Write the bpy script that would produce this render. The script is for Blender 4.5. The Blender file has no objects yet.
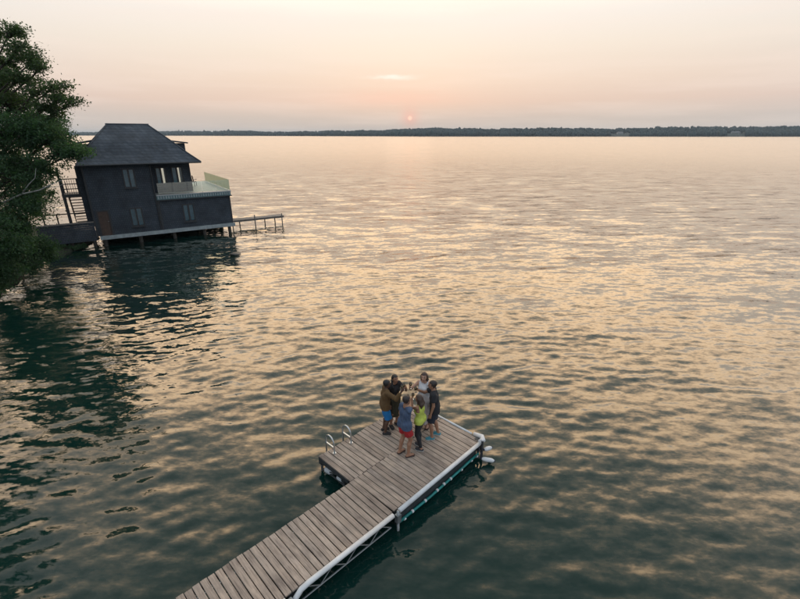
import bpy, math, random
import numpy as np
from mathutils import Vector, Matrix

# ------------------------------------------------------------------ camera, sky, sun, exposure
scene = bpy.context.scene
col = scene.collection
F_PX, CAM_H, HORIZON = 440.0, 8.2, 134.0            # focal length in photo pixels (800 wide), eye height, horizon row
PITCH = math.atan((299.5 - HORIZON) / F_PX)
cam_data = bpy.data.cameras.new("camera")
cam_data.sensor_width = 36.0
cam_data.lens = F_PX / 800.0 * 36.0
cam_data.clip_start = 0.1
cam_data.clip_end = 30000.0
cam = bpy.data.objects.new("camera", cam_data)
col.objects.link(cam)
cam.location = (0, 0, CAM_H)
cam.rotation_euler = (math.radians(90) - PITCH, 0, 0)
scene.camera = cam

SUN_EL, SUN_AZ = math.radians(1.8), math.radians(1.2)   # azimuth to the right of +Y
SUN_DIR = Vector((math.sin(SUN_AZ) * math.cos(SUN_EL), math.cos(SUN_AZ) * math.cos(SUN_EL), math.sin(SUN_EL)))

world = bpy.data.worlds.new("World")
scene.world = world
world.use_nodes = True
wt = world.node_tree
wt.nodes.clear()


def srgb(r, g, b, k=1.0):
    def c(x):
        x = x / 255.0
        return (x / 12.92 if x <= 0.04045 else ((x + 0.055) / 1.055) ** 2.4) * k
    return (c(r), c(g), c(b), 1.0)


class NT:
    """small helper to write node trees"""
    def __init__(self, tree):
        self.t = tree

    def n(self, kind, **kw):
        nd = self.t.nodes.new(kind)
        for k, v in kw.items():
            setattr(nd, k, v)
        return nd

    def link(self, a, b):
        self.t.links.new(a, b)

    def put(self, sock, v):
        if hasattr(v, "is_output"):
            self.t.links.new(v, sock)
        elif v is not None:
            sock.default_value = v

    def math(self, op, a, b=None, c=None, clamp=False):
        nd = self.n("ShaderNodeMath", operation=op, use_clamp=clamp)
        self.put(nd.inputs[0], a)
        if b is not None:
            self.put(nd.inputs[1], b)
        if c is not None:
            self.put(nd.inputs[2], c)
        return nd.outputs[0]

    def vmath(self, op, a, b=None, scale=None):
        nd = self.n("ShaderNodeVectorMath", operation=op)
        self.put(nd.inputs[0], a)
        if b is not None:
            self.put(nd.inputs[1], b)
        if scale is not None:
            self.put(nd.inputs["Scale"], scale)
        return nd.outputs["Value"] if op in ("DOT_PRODUCT", "LENGTH") else nd.outputs["Vector"]

    def mix(self, fac, a, b, blend="MIX"):
        nd = self.n("ShaderNodeMix", data_type="RGBA", blend_type=blend)
        self.put(nd.inputs["Factor"], fac)
        self.put(nd.inputs["A"] if False else nd.inputs[6], a)
        self.put(nd.inputs[7], b)
        return nd.outputs[2]

    def ramp(self, fac, stops, interp="LINEAR"):
        nd = self.n("ShaderNodeValToRGB")
        nd.color_ramp.interpolation = interp
        e = nd.color_ramp.elements
        while len(e) < len(stops):
            e.new(0.5)
        for el, (p, c) in zip(e, stops):
            el.position = p
            el.color = c if len(c) == 4 else (*c, 1)
        self.put(nd.inputs[0], fac)
        return nd.outputs[0]

    def maprange(self, v, a, b, c=0.0, d=1.0, smooth=False):
        nd = self.n("ShaderNodeMapRange", interpolation_type="SMOOTHSTEP" if smooth else "LINEAR")
        self.put(nd.inputs[0], v)
        for i, x in enumerate((a, b, c, d)):
            nd.inputs[1 + i].default_value = x
        return nd.outputs[0]

    def noise(self, vec, scale=5.0, detail=2.0, rough=0.5, dist=0.0):
        nd = self.n("ShaderNodeTexNoise")
        if vec is not None:
            self.put(nd.inputs["Vector"], vec)
        nd.inputs["Scale"].default_value = scale
        nd.inputs["Detail"].default_value = detail
        nd.inputs["Roughness"].default_value = rough
        nd.inputs["Distortion"].default_value = dist
        return nd

    def mapping(self, vec, rot=(0, 0, 0), scale=(1, 1, 1), loc=(0, 0, 0)):
        nd = self.n("ShaderNodeMapping")
        self.put(nd.inputs[0], vec)
        nd.inputs["Location"].default_value = loc
        nd.inputs["Rotation"].default_value = rot
        nd.inputs["Scale"].default_value = scale
        return nd.outputs[0]


W = NT(wt)
tc = W.n("ShaderNodeTexCoord").outputs["Generated"]
d_unit = W.vmath("NORMALIZE", tc)
sep = W.n("ShaderNodeSeparateXYZ")
W.link(d_unit, sep.inputs[0])
dz = sep.outputs["Z"]
# hazy evening sky: colour by elevation, warm towards the sunset, cool and dimmer away from it
def half(*c):                      # ramp colours are stored at half strength, the Background doubles them
    return tuple(x * 0.5 for x in c[:3]) + (1.0,)


def low(*c):                       # the sky in view, set against an exposure of +0.27
    return tuple(x * 0.5 * 0.83 for x in c[:3]) + (1.0,)


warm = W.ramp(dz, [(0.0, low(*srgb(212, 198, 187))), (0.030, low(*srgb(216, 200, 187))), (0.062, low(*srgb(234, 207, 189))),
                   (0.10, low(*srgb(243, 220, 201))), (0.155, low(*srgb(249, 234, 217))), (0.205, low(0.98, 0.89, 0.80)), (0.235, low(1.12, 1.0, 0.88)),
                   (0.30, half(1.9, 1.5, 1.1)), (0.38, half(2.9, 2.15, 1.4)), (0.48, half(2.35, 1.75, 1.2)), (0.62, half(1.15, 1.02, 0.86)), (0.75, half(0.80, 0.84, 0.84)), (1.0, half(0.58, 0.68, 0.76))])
cool = W.ramp(dz, [(0.0, half(0.40, 0.44, 0.50)), (0.10, half(0.46, 0.51, 0.58)), (0.30, half(0.55, 0.61, 0.70)),
                   (0.60, half(0.60, 0.69, 0.78)), (1.0, half(0.58, 0.68, 0.76))])
flat = W.vmath("NORMALIZE", W.vmath("MULTIPLY", d_unit, (1, 1, 0)))
az = W.vmath("DOT_PRODUCT", flat, (math.sin(SUN_AZ), math.cos(SUN_AZ), 0))
azf = W.maprange(az, 0.15, 1.0, 0.0, 1.0, smooth=True)
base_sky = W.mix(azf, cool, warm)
# thin cirrus: very faint horizontal veils
cir = W.noise(W.mapping(d_unit, scale=(2.2, 2.2, 26)), 1.6, 4, 0.55)
cirf = W.maprange(cir.outputs[0], 0.42, 0.72, 0.0, 0.24, smooth=True)
base_sky = W.mix(cirf, base_sky, low(*srgb(255, 236, 222)))


def blob(el_deg, az_deg, sel, saz, wob=0.0):
    """soft patch in the sky at a world direction (degrees): 1 in the middle, 0 outside"""
    el, a = math.radians(el_deg), math.radians(az_deg)
    x = W.math("ARCTAN2", sep.outputs["X"], sep.outputs["Y"])
    u = W.math("DIVIDE", W.math("SUBTRACT", x, a), math.radians(saz))
    e = W.math("SUBTRACT", W.math("ARCSINE", dz), el)
    if wob:
        nz = W.noise(W.mapping(d_unit, scale=(60, 60, 160)), 1.0, 3)
        e = W.math("ADD", e, W.math("MULTIPLY", W.math("SUBTRACT", nz.outputs[0], 0.5), math.radians(wob)))
    v = W.math("DIVIDE", e, math.radians(sel))
    r2 = W.math("ADD", W.math("MULTIPLY", u, u), W.math("MULTIPLY", v, v))
    return W.math("EXPONENT", W.math("MULTIPLY", r2, -1.0))


base_sky = W.mix(W.math("MULTIPLY", blob(6.2, -0.9, 0.20, 2.2, 0.7), 0.95), base_sky, low(*srgb(255, 247, 236)))
base_sky = W.mix(W.math("MULTIPLY", blob(4.0, -0.6, 0.8, 7.0, 0.8), 0.26), base_sky, low(*srgb(255, 196, 176)))
# the low sun itself, veiled by the haze: a pink aureole and a small pale disc
ang = W.math("ARCCOSINE", W.math("MINIMUM", W.vmath("DOT_PRODUCT", d_unit, tuple(SUN_DIR)), 1.0))
glow = W.math("EXPONENT", W.math("MULTIPLY", W.math("POWER", W.math("DIVIDE", ang, math.radians(1.0)), 2.0), -1.0))
base_sky = W.mix(W.math("MULTIPLY", glow, 0.38), base_sky, low(*srgb(255, 168, 148)))
disc = W.maprange(ang, math.radians(0.14), math.radians(0.32), 1.0, 0.0)
base_sky = W.mix(disc, base_sky, low(1.15, 0.74, 0.58))
sky_tex = W.n("ShaderNodeTexSky", sky_type="NISHITA")
sky_tex.sun_disc = False
sky_tex.sun_elevation = SUN_EL
sky_tex.sun_rotation = SUN_AZ
sky_tex.air_density = 1.0
sky_tex.dust_density = 4.0
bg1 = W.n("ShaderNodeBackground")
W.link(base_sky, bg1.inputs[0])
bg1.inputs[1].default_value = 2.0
bg2 = W.n("ShaderNodeBackground")
W.link(sky_tex.outputs[0], bg2.inputs[0])
bg2.inputs[1].default_value = 0.006
addsh = W.n("ShaderNodeAddShader")
W.link(bg1.outputs[0], addsh.inputs[0])
W.link(bg2.outputs[0], addsh.inputs[1])
wout = W.n("ShaderNodeOutputWorld")
W.link(addsh.outputs[0], wout.inputs[0])

sun_data = bpy.data.lights.new("sun", "SUN")
sun_data.energy = 0.0015
sun_data.angle = math.radians(6)
sun_data.color = (1.0, 0.72, 0.55)
sun = bpy.data.objects.new("sun", sun_data)
col.objects.link(sun)
sun.rotation_euler = SUN_DIR.to_track_quat("Z", "Y").to_euler()

vs = scene.view_settings
scene.display_settings.display_device = "sRGB"
vs.view_transform = "Standard"
vs.look = "None"
vs.exposure = 0.27
vs.gamma = 1.0
scene.render.engine = "CYCLES"
scene.cycles.use_denoising = True
scene.cycles.max_bounces = 8
scene.cycles.transparent_max_bounces = 16
scene.cycles.volume_bounces = 0
scene.cycles.sample_clamp_indirect = 4.0
scene.cycles.caustics_reflective = False
scene.cycles.caustics_refractive = False

R = math.radians
RNG = np.random.default_rng(7)


# ------------------------------------------------------------------ helpers
def pix_ray(u, v):
    x, y = (u - 400) / F_PX, -(v - 299.5) / F_PX
    c, s = math.cos(PITCH), math.sin(PITCH)
    return Vector((x, c + y * s, -s + y * c))


def at_z(u, v, z):
    d = pix_ray(u, v)
    return Vector((0, 0, CAM_H)) + d * ((z - CAM_H) / d.z)


def at_y(u, v, Y):
    d = pix_ray(u, v)
    return Vector((0, 0, CAM_H)) + d * (Y / d.y)


def mesh_np(name, V, F, smooth=False):
    V = np.asarray(V, dtype=np.float32)
    F = np.asarray(F, dtype=np.int32)
    me = bpy.data.meshes.new(name)
    me.vertices.add(len(V))
    me.vertices.foreach_set("co", V.ravel())
    n, k = F.shape
    me.loops.add(n * k)
    me.loops.foreach_set("vertex_index", F.ravel())
    me.polygons.add(n)
    me.polygons.foreach_set("loop_start", np.arange(0, n * k, k, dtype=np.int32))
    me.polygons.foreach_set("loop_total", np.full(n, k, dtype=np.int32))
    if smooth:
        me.polygons.foreach_set("use_smooth", np.ones(n, dtype=bool))
    me.update(calc_edges=True)
    me.validate()
    return me


class MB:
    """collects boxes, tubes and other shapes into one mesh"""
    def __init__(self):
        self.v, self.f, self.m = [], [], []

    def add(self, verts, faces, mi=0):
        o = len(self.v)
        self.v += [tuple(p) for p in verts]
        self.f += [tuple(i + o for i in f) for f in faces]
        self.m += [mi] * len(faces)
        return self

    def box(self, lo, hi, mi=0, M=None):
        (a, b, c), (d, e, f) = lo, hi
        vs_ = [(a, b, c), (d, b, c), (d, e, c), (a, e, c), (a, b, f), (d, b, f), (d, e, f), (a, e, f)]
        if M is not None:
            vs_ = [M @ Vector(p) for p in vs_]
        return self.add(vs_, [(0, 3, 2, 1), (4, 5, 6, 7), (0, 1, 5, 4), (1, 2, 6, 5), (2, 3, 7, 6), (3, 0, 4, 7)], mi)

    def bar(self, a, b, w, h, mi=0, up=(0, 0, 1)):
        a, b = Vector(a), Vector(b)
        d = (b - a)
        L = d.length
        d.normalize()
        upv = Vector(up)
        if abs(d.dot(upv)) > 0.98:
            upv = Vector((1, 0, 0))
        s = d.cross(upv).normalized()
        t = s.cross(d).normalized()
        M = Matrix(((s.x, d.x, t.x, a.x), (s.y, d.y, t.y, a.y), (s.z, d.z, t.z, a.z), (0, 0, 0, 1)))
        return self.box((-w / 2, 0, -h / 2), (w / 2, L, h / 2), mi, M)

    def tube(self, pts, r, n=8, mi=0, caps=True):
        pts = [Vector(p) for p in pts]
        rr = r if isinstance(r, (list, tuple)) else [r] * len(pts)
        rings = []
        prev = None
        for i, p in enumerate(pts):
            d = (pts[min(i + 1, len(pts) - 1)] - pts[max(i - 1, 0)]).normalized()
            if prev is None:
                ref = Vector((0, 0, 1)) if abs(d.z) < 0.9 else Vector((1, 0, 0))
                s = d.cross(ref).normalized()
            else:
                s = (prev - d * prev.dot(d)).normalized()
            prev = s
            t = d.cross(s)
            rings.append([p + (s * math.cos(2 * math.pi * k / n) + t * math.sin(2 * math.pi * k / n)) * rr[i] for k in range(n)])
        vs_ = [q for ring in rings for q in ring]
        fs = []
        for i in range(len(pts) - 1):
            for k in range(n):
                a, b = i * n + k, i * n + (k + 1) % n
                fs.append((a, b, b + n, a + n))
        if caps:
            fs.append(tuple(range(n))[::-1])
            fs.append(tuple((len(pts) - 1) * n + k for k in range(n)))
        return self.add(vs_, fs, mi)

    def lathe(self, prof, c=(0, 0, 0), n=16, mi=0, M=None):
        vs_ = []
        for (r, z) in prof:
            for k in range(n):
                a = 2 * math.pi * k / n
                p = Vector((r * math.cos(a), r * math.sin(a), z))
                if M is not None:
                    p = M @ p
                vs_.append(p + Vector(c))
        fs = []
        for i in range(len(prof) - 1):
            for k in range(n):
                a, b = i * n + k, i * n + (k + 1) % n
                fs.append((a, b, b + n, a + n))
        fs.append(tuple(range(n))[::-1])
        fs.append(tuple((len(prof) - 1) * n + k for k in range(n)))
        return self.add(vs_, fs, mi)

    def mesh(self, name, mats, smooth=False, bevel=0.0):
        me = bpy.data.meshes.new(name)
        me.from_pydata(self.v, [], self.f)
        for m in (mats if isinstance(mats, (list, tuple)) else [mats]):
            me.materials.append(m)
        me.polygons.foreach_set("material_index", self.m)
        if smooth:
            me.polygons.foreach_set("use_smooth", [True] * len(self.f))
        me.update()
        if bevel:
            import bmesh
            bm = bmesh.new()
            bm.from_mesh(me)
            bmesh.ops.bevel(bm, geom=bm.edges[:], offset=bevel, segments=1, affect="EDGES")
            bm.to_mesh(me)
            bm.free()
        return me

    def build(self, name, mats, parent=None, smooth=False, bevel=0.0):
        return link(name, self.mesh(name, mats, smooth, bevel), parent)


def link(name, me, parent=None):
    o = bpy.data.objects.new(name, me)
    col.objects.link(o)
    if parent is not None:
        o.parent = parent
    return o


def thing(name, label, cat, loc=(0, 0, 0), rz=0.0, group=None):
    o = bpy.data.objects.new(name, None)
    col.objects.link(o)
    o.empty_display_size = 0.2
    o.location = loc
    o.rotation_euler = (0, 0, rz)
    return tag(o, label, cat, group)


def tag(o, label, cat, group=None, kind=None):
    o["label"] = label
    o["category"] = cat
    if group:
        o["group"] = group
    if kind:
        o["kind"] = kind
    return o


def structure(o, label=None):
    o["kind"] = "structure"
    if label:
        o["label"] = label
    return o


def copy_tree(o, parent=None):
    c = o.copy()
    col.objects.link(c)
    c.parent = parent
    for ch in list(o.children):
        copy_tree(ch, c)
    return c


# ------------------------------------------------------------------ materials
def material(name):
    m = bpy.data.materials.new(name)
    m.use_nodes = True
    t = NT(m.node_tree)
    b = m.node_tree.nodes["Principled BSDF"]
    return m, t, b


def plain(name, color, rough=0.6, var=0.15, scale=6.0, metal=0.0, bump=0.0, spec=0.5):
    m, t, b = material(name)
    pos = t.n("ShaderNodeTexCoord").outputs["Object"]
    nz = t.noise(pos, scale, 4, 0.6)
    c = (*color[:3], 1)
    lo = tuple(x * (1 - var) for x in color[:3]) + (1,)
    hi = tuple(min(1, x * (1 + var)) for x in color[:3]) + (1,)
    t.link(t.ramp(nz.outputs[0], [(0.3, lo), (0.5, c), (0.7, hi)]), b.inputs["Base Color"])
    b.inputs["Roughness"].default_value = rough
    b.inputs["Metallic"].default_value = metal
    b.inputs["Specular IOR Level"].default_value = spec
    if bump:
        bp = t.n("ShaderNodeBump")
        bp.inputs["Strength"].default_value = bump
        bp.inputs["Distance"].default_value = 0.02
        t.link(nz.outputs[0], bp.inputs["Height"])
        t.link(bp.outputs[0], b.inputs["Normal"])
    return m


def shingle_mat(name, c1, c2, mortar, sx, sz, plane="xz", bump=0.6):
    """courses of wooden or asphalt shingles, too small to pick apart singly"""
    m, t, b = material(name)
    pos = t.n("ShaderNodeTexCoord").outputs["Object"]
    if plane == "xz":
        sp = t.n("ShaderNodeSeparateXYZ")
        t.link(pos, sp.inputs[0])
        cb = t.n("ShaderNodeCombineXYZ")
        t.link(t.math("ADD", sp.outputs[0], sp.outputs[1]), cb.inputs[0])
        t.link(sp.outputs[2], cb.inputs[1])
        vec = cb.outputs[0]
    else:
        vec = pos
    br = t.n("ShaderNodeTexBrick")
    t.link(vec, br.inputs["Vector"])
    br.inputs["Color1"].default_value = (*c1, 1)
    br.inputs["Color2"].default_value = (*c2, 1)
    br.inputs["Mortar"].default_value = (*mortar, 1)
    br.inputs["Scale"].default_value = 1.0
    br.inputs["Mortar Size"].default_value = 0.012
    br.inputs["Brick Width"].default_value = sx
    br.inputs["Row Height"].default_value = sz
    nz = t.noise(pos, 0.9, 5, 0.6)
    st = t.ramp(nz.outputs[0], [(0.3, (0.62, 0.62, 0.62)), (0.7, (1.4, 1.4, 1.38))])
    t.link(t.mix(1.0, br.outputs[0], st, "MULTIPLY"), b.inputs["Base Color"])
    b.inputs["Roughness"].default_value = 0.8
    bp = t.n("ShaderNodeBump")
    bp.inputs["Strength"].default_value = bump
    bp.inputs["Distance"].default_value = 0.02
    t.link(br.outputs[1], bp.inputs["Height"])
    bp.invert = True
    t.link(bp.outputs[0], b.inputs["Normal"])
    return m


def plank_mat():
    m, t, b = material("weathered_plank")
    pos = t.n("ShaderNodeTexCoord").outputs["Object"]
    rnd = t.n("ShaderNodeObjectInfo").outputs["Random"]
    off = t.n("ShaderNodeCombineXYZ")
    t.link(t.math("MULTIPLY", rnd, 37.0), off.inputs[0])
    t.link(t.math("MULTIPLY", rnd, 91.0), off.inputs[1])
    p2 = t.vmath("ADD", pos, off.outputs[0])
    grain = t.noise(t.mapping(p2, scale=(38, 2.2, 20)), 1.0, 5, 0.65, 0.4)
    blot = t.noise(t.mapping(p2, scale=(3.2, 1.6, 3)), 1.0, 4, 0.6)
    tone = t.ramp(rnd, [(0.0, (0.265, 0.212, 0.176)), (0.3, (0.325, 0.264, 0.220)), (0.6, (0.360, 0.292, 0.242)),
                        (0.85, (0.315, 0.262, 0.224)), (1.0, (0.410, 0.334, 0.278))])
    g = t.ramp(grain.outputs[0], [(0.30, (0.55, 0.53, 0.52)), (0.5, (0.98, 0.98, 0.98)), (0.72, (1.28, 1.26, 1.22))])
    s = t.ramp(blot.outputs[0], [(0.28, (0.66, 0.65, 0.66)), (0.5, (1.0, 1.0, 1.0)), (0.72, (1.22, 1.19, 1.15))])
    c = t.mix(1.0, t.mix(1.0, tone, g, "MULTIPLY"), s, "MULTIPLY")
    wpos = t.n("ShaderNodeNewGeometry").outputs["Position"]
    stain = t.noise(wpos, 1.1, 4, 0.6, 0.3)                     # damp and worn areas that run across the boards
    c = t.mix(1.0, c, t.ramp(stain.outputs[0], [(0.32, (0.72, 0.71, 0.71)), (0.52, (1.0, 1.0, 1.0)), (0.72, (1.16, 1.14, 1.11))]), "MULTIPLY")
    t.link(c, b.inputs["Base Color"])
    b.inputs["Roughness"].default_value = 0.72
    b.inputs["Specular IOR Level"].default_value = 0.35
    bp = t.n("ShaderNodeBump")
    bp.inputs["Strength"].default_value = 0.35
    bp.inputs["Distance"].default_value = 0.006
    t.link(grain.outputs[0], bp.inputs["Height"])
    t.link(bp.outputs[0], b.inputs["Normal"])
    return m


def leaf_mat(name, dark, light):
    m, t, b = material(name)
    at = t.n("ShaderNodeAttribute", attribute_name="tone")
    c = t.ramp(at.outputs["Fac"], [(0.0, dark), (0.55, tuple((x + y) / 2 for x, y in zip(dark, light))), (1.0, light)])
    t.link(c, b.inputs["Base Color"])
    b.inputs["Roughness"].default_value = 0.55
    b.inputs["Specular IOR Level"].default_value = 0.3
    tr = t.n("ShaderNodeBsdfTranslucent")
    t.link(t.mix(1.0, c, (1.0, 1.25, 0.55, 1), "MULTIPLY"), tr.inputs[0])
    mx = t.n("ShaderNodeMixShader")
    mx.inputs[0].default_value = 0.5
    out = m.node_tree.nodes["Material Output"]
    t.link(b.outputs[0], mx.inputs[1])
    t.link(tr.outputs[0], mx.inputs[2])
    t.link(mx.outputs[0], out.inputs[0])
    return m


def glass_mat(name, tint, refl=1.45, min_r=0.0, rough=0.02):
    m, t, b = material(name)
    m.node_tree.nodes.remove(b)
    tr = t.n("ShaderNodeBsdfTransparent")
    tr.inputs[0].default_value = (*tint, 1)
    gl = t.n("ShaderNodeBsdfGlossy")
    gl.inputs["Roughness"].default_value = rough
    fr = t.n("ShaderNodeFresnel")
    fr.inputs[0].default_value = refl
    mx = t.n("ShaderNodeMixShader")
    t.link(t.math("MAXIMUM", fr.outputs[0], min_r), mx.inputs[0])
    t.link(tr.outputs[0], mx.inputs[1])
    t.link(gl.outputs[0], mx.inputs[2])
    t.link(mx.outputs[0], m.node_tree.nodes["Material Output"].inputs[0])
    return m


def water_mat():
    m, t, b = material("lake_water")
    pos = t.n("ShaderNodeNewGeometry").outputs["Position"]
    nrm = t.n("ShaderNodeNewGeometry").outputs["Normal"]
    lod = t.n("ShaderNodeAttribute", attribute_name="lod").outputs["Fac"]

    def slope(scale, sx, amp, rot, loc=(0, 0, 0), detail=2.0):
        nz = t.noise(t.mapping(pos, rot=(0, 0, rot), scale=(sx * scale, scale, scale * 0.3), loc=loc), 1.0, detail, 0.55)
        v = t.vmath("SUBTRACT", nz.outputs["Color"], (0.5, 0.5, 0.5))
        v = t.vmath("MULTIPLY", v, (0.55, 1.0, 0.0))
        if hasattr(amp, "is_output"):
            return t.vmath("SCALE", v, scale=amp)
        return t.vmath("SCALE", v, scale=amp)

    patch = t.noise(t.mapping(pos, rot=(0, 0, 0.25), scale=(0.02, 0.045, 0.02)), 1.0, 3, 0.5)
    pf = t.maprange(patch.outputs[0], 0.3, 0.7, 0.65, 1.25)
    fine = t.vmath("ADD", slope(4.0, 0.42, 0.40, 0.22), slope(10.0, 0.5, 0.24, -0.15, (3, 7, 0)))
    fine = t.vmath("ADD", fine, slope(23.0, 0.5, 0.10, 0.1, (9, 2, 0)))
    far = t.vmath("ADD", slope(1.0, 0.35, t.math("MULTIPLY", lod, 0.75), 0.2, (11, 5, 0), 3.0),
                  slope(0.16, 0.45, t.math("MULTIPLY", lod, 0.10), -0.1, (1, 9, 0), 2.0))
    calm = t.n("ShaderNodeAttribute", attribute_name="calm").outputs["Fac"]     # far off the ripples are finer than a pixel: gloss takes over
    pert = t.vmath("SCALE", t.vmath("ADD", fine, far), scale=t.math("MULTIPLY", pf, t.math("SUBTRACT", 1.0, t.math("MULTIPLY", calm, 0.7))))
    rough = t.math("ADD", 0.06, t.math("MULTIPLY", calm, 0.12))
    nn = t.vmath("NORMALIZE", t.vmath("ADD", nrm, pert))
    # dark lake body under a Fresnel mirror
    m.node_tree.nodes.remove(b)
    body = t.n("ShaderNodeBsdfDiffuse")
    body.inputs[0].default_value = (0.003, 0.021, 0.018, 1)
    gl = t.n("ShaderNodeBsdfGlossy")
    gl.inputs["Color"].default_value = (0.97, 0.895, 0.805, 1)
    t.link(nn, gl.inputs["Normal"])
    t.link(rough, gl.inputs["Roughness"])
    fr = t.n("ShaderNodeFresnel")
    fr.inputs[0].default_value = 1.333
    t.link(nn, fr.inputs["Normal"])
    fac = t.math("MULTIPLY", t.math("SUBTRACT", t.math("POWER", fr.outputs[0], 0.41), 0.192), 1.24, clamp=True)
    mx = t.n("ShaderNodeMixShader")
    t.link(fac, mx.inputs[0])
    t.link(body.outputs[0], mx.inputs[1])
    t.link(gl.outputs[0], mx.inputs[2])
    t.link(mx.outputs[0], m.node_tree.nodes["Material Output"].inputs[0])
    return m


M_WATER = water_mat()
M_PLANK = plank_mat()
M_FRAME = plain("galvanised_frame", (0.26, 0.28, 0.29), 0.45, 0.2, 9, metal=0.7)
M_DARKFRAME = plain("dark_steel", (0.045, 0.05, 0.055), 0.5, 0.3, 9, metal=0.3)
M_BUMPER = plain("white_vinyl", (0.62, 0.63, 0.64), 0.45, 0.12, 5)
M_CHROME = plain("ladder_aluminium", (0.55, 0.57, 0.58), 0.28, 0.1, 12, metal=0.9)
M_TEAL = plain("teal_hose", (0.012, 0.20, 0.19), 0.4, 0.25, 8)
M_FLOAT = plain("pale_float", (0.52, 0.55, 0.57), 0.5, 0.25, 6)
M_ROPE = plain("dark_rope", (0.03, 0.035, 0.06), 0.8, 0.3, 20)
M_SIDING = shingle_mat("dark_shingle_siding", (0.032, 0.043, 0.058), (0.046, 0.057, 0.072), (0.020, 0.025, 0.034), 0.15, 0.15, bump=0.5)
M_ROOF = shingle_mat("slate_shingle_roof", (0.034, 0.045, 0.060), (0.058, 0.070, 0.086), (0.018, 0.022, 0.030), 0.30, 0.19, bump=0.6)
M_TRIM = plain("pale_weathered_trim", (0.30, 0.34, 0.35), 0.6, 0.25, 4)
M_TEALTRIM = plain("teal_painted_trim", (0.10, 0.18, 0.19), 0.55, 0.25, 5)
M_DARKTRIM = plain("near_black_trim", (0.028, 0.03, 0.034), 0.6, 0.25, 6)
M_TERRACE = plain("pale_terrace_decking", (0.46, 0.48, 0.48), 0.45, 0.12, 3)
M_DOOR = plain("brown_stained_door", (0.060, 0.034, 0.024), 0.5, 0.3, 5)
M_BLIND = plain("grey_green_blind", (0.11, 0.25, 0.33), 0.7, 0.2, 3)
M_PANE = glass_mat("window_glass", (0.82, 0.90, 0.92), 1.5, 0.05)
M_RAILGLASS = glass_mat("green_rail_glass", (0.88, 0.94, 0.90), 1.5, 0.16)
M_ENDGLASS = glass_mat("frosted_rail_glass", (0.86, 0.90, 0.76), 1.5, 0.06)
_t = NT(M_ENDGLASS.node_tree)
_o = M_ENDGLASS.node_tree.nodes["Material Output"]
_tl = _t.n("ShaderNodeBsdfTranslucent")
_tl.inputs[0].default_value = (0.78, 0.80, 0.60, 1)
_mx = _t.n("ShaderNodeMixShader")
_mx.inputs[0].default_value = 0.45
_t.link(_o.inputs[0].links[0].from_socket, _mx.inputs[1])
_t.link(_tl.outputs[0], _mx.inputs[2])
_t.link(_mx.outputs[0], _o.inputs[0])
M_PILE = plain("wet_timber_pile", (0.045, 0.038, 0.032), 0.6, 0.35, 4, bump=0.5)
M_GREYWOOD = plain("grey_weathered_wood", (0.20, 0.18, 0.165), 0.75, 0.3, 5, bump=0.3)
M_INTERIOR = plain("dim_interior", (0.10, 0.10, 0.10), 0.8, 0.1, 2)
M_BARK = plain("bark", (0.060, 0.048, 0.038), 0.85, 0.35, 5, bump=0.8)
M_DEADWOOD = plain("bleached_dead_branch", (0.34, 0.33, 0.31), 0.8, 0.2, 6)
M_LEAF_A = leaf_mat("airy_leaves", (0.034, 0.062, 0.030), (0.110, 0.155, 0.080))
M_LEAF_B = leaf_mat("dense_leaves", (0.028, 0.070, 0.038), (0.110, 0.185, 0.095))
M_ROCK = plain("wet_rock", (0.035, 0.034, 0.032), 0.5, 0.4, 3, bump=0.8)
M_EARTH = plain("dark_bank_earth", (0.022, 0.026, 0.016), 0.9, 0.4, 0.6, bump=0.6)  # even dark earth tone, mottled by noise
M_FARLAND = plain("far_shore_ground", (0.020, 0.034, 0.030), 0.9, 0.3, 0.02)
M_FARWOOD = plain("far_wood", (0.014, 0.030, 0.032), 0.9, 0.5, 0.03)
M_HOUSEWALL = plain("far_house_wall", (0.40, 0.40, 0.38), 0.7, 0.1, 0.3)
M_HOUSEROOF = plain("far_house_roof", (0.16, 0.15, 0.15), 0.7, 0.1, 0.3)

# ------------------------------------------------------------------ water
def axis(segments):
    """a list of coordinates from (start, end, first step, last step) runs"""
    out = []
    for a, b, s0, s1 in segments:
        x = a
        while x < b - 1e-6:
            out.append(x)
            x += s0 + (s1 - s0) * (x - a) / (b - a)
    out.append(segments[-1][1])
    return np.array(out)


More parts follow.
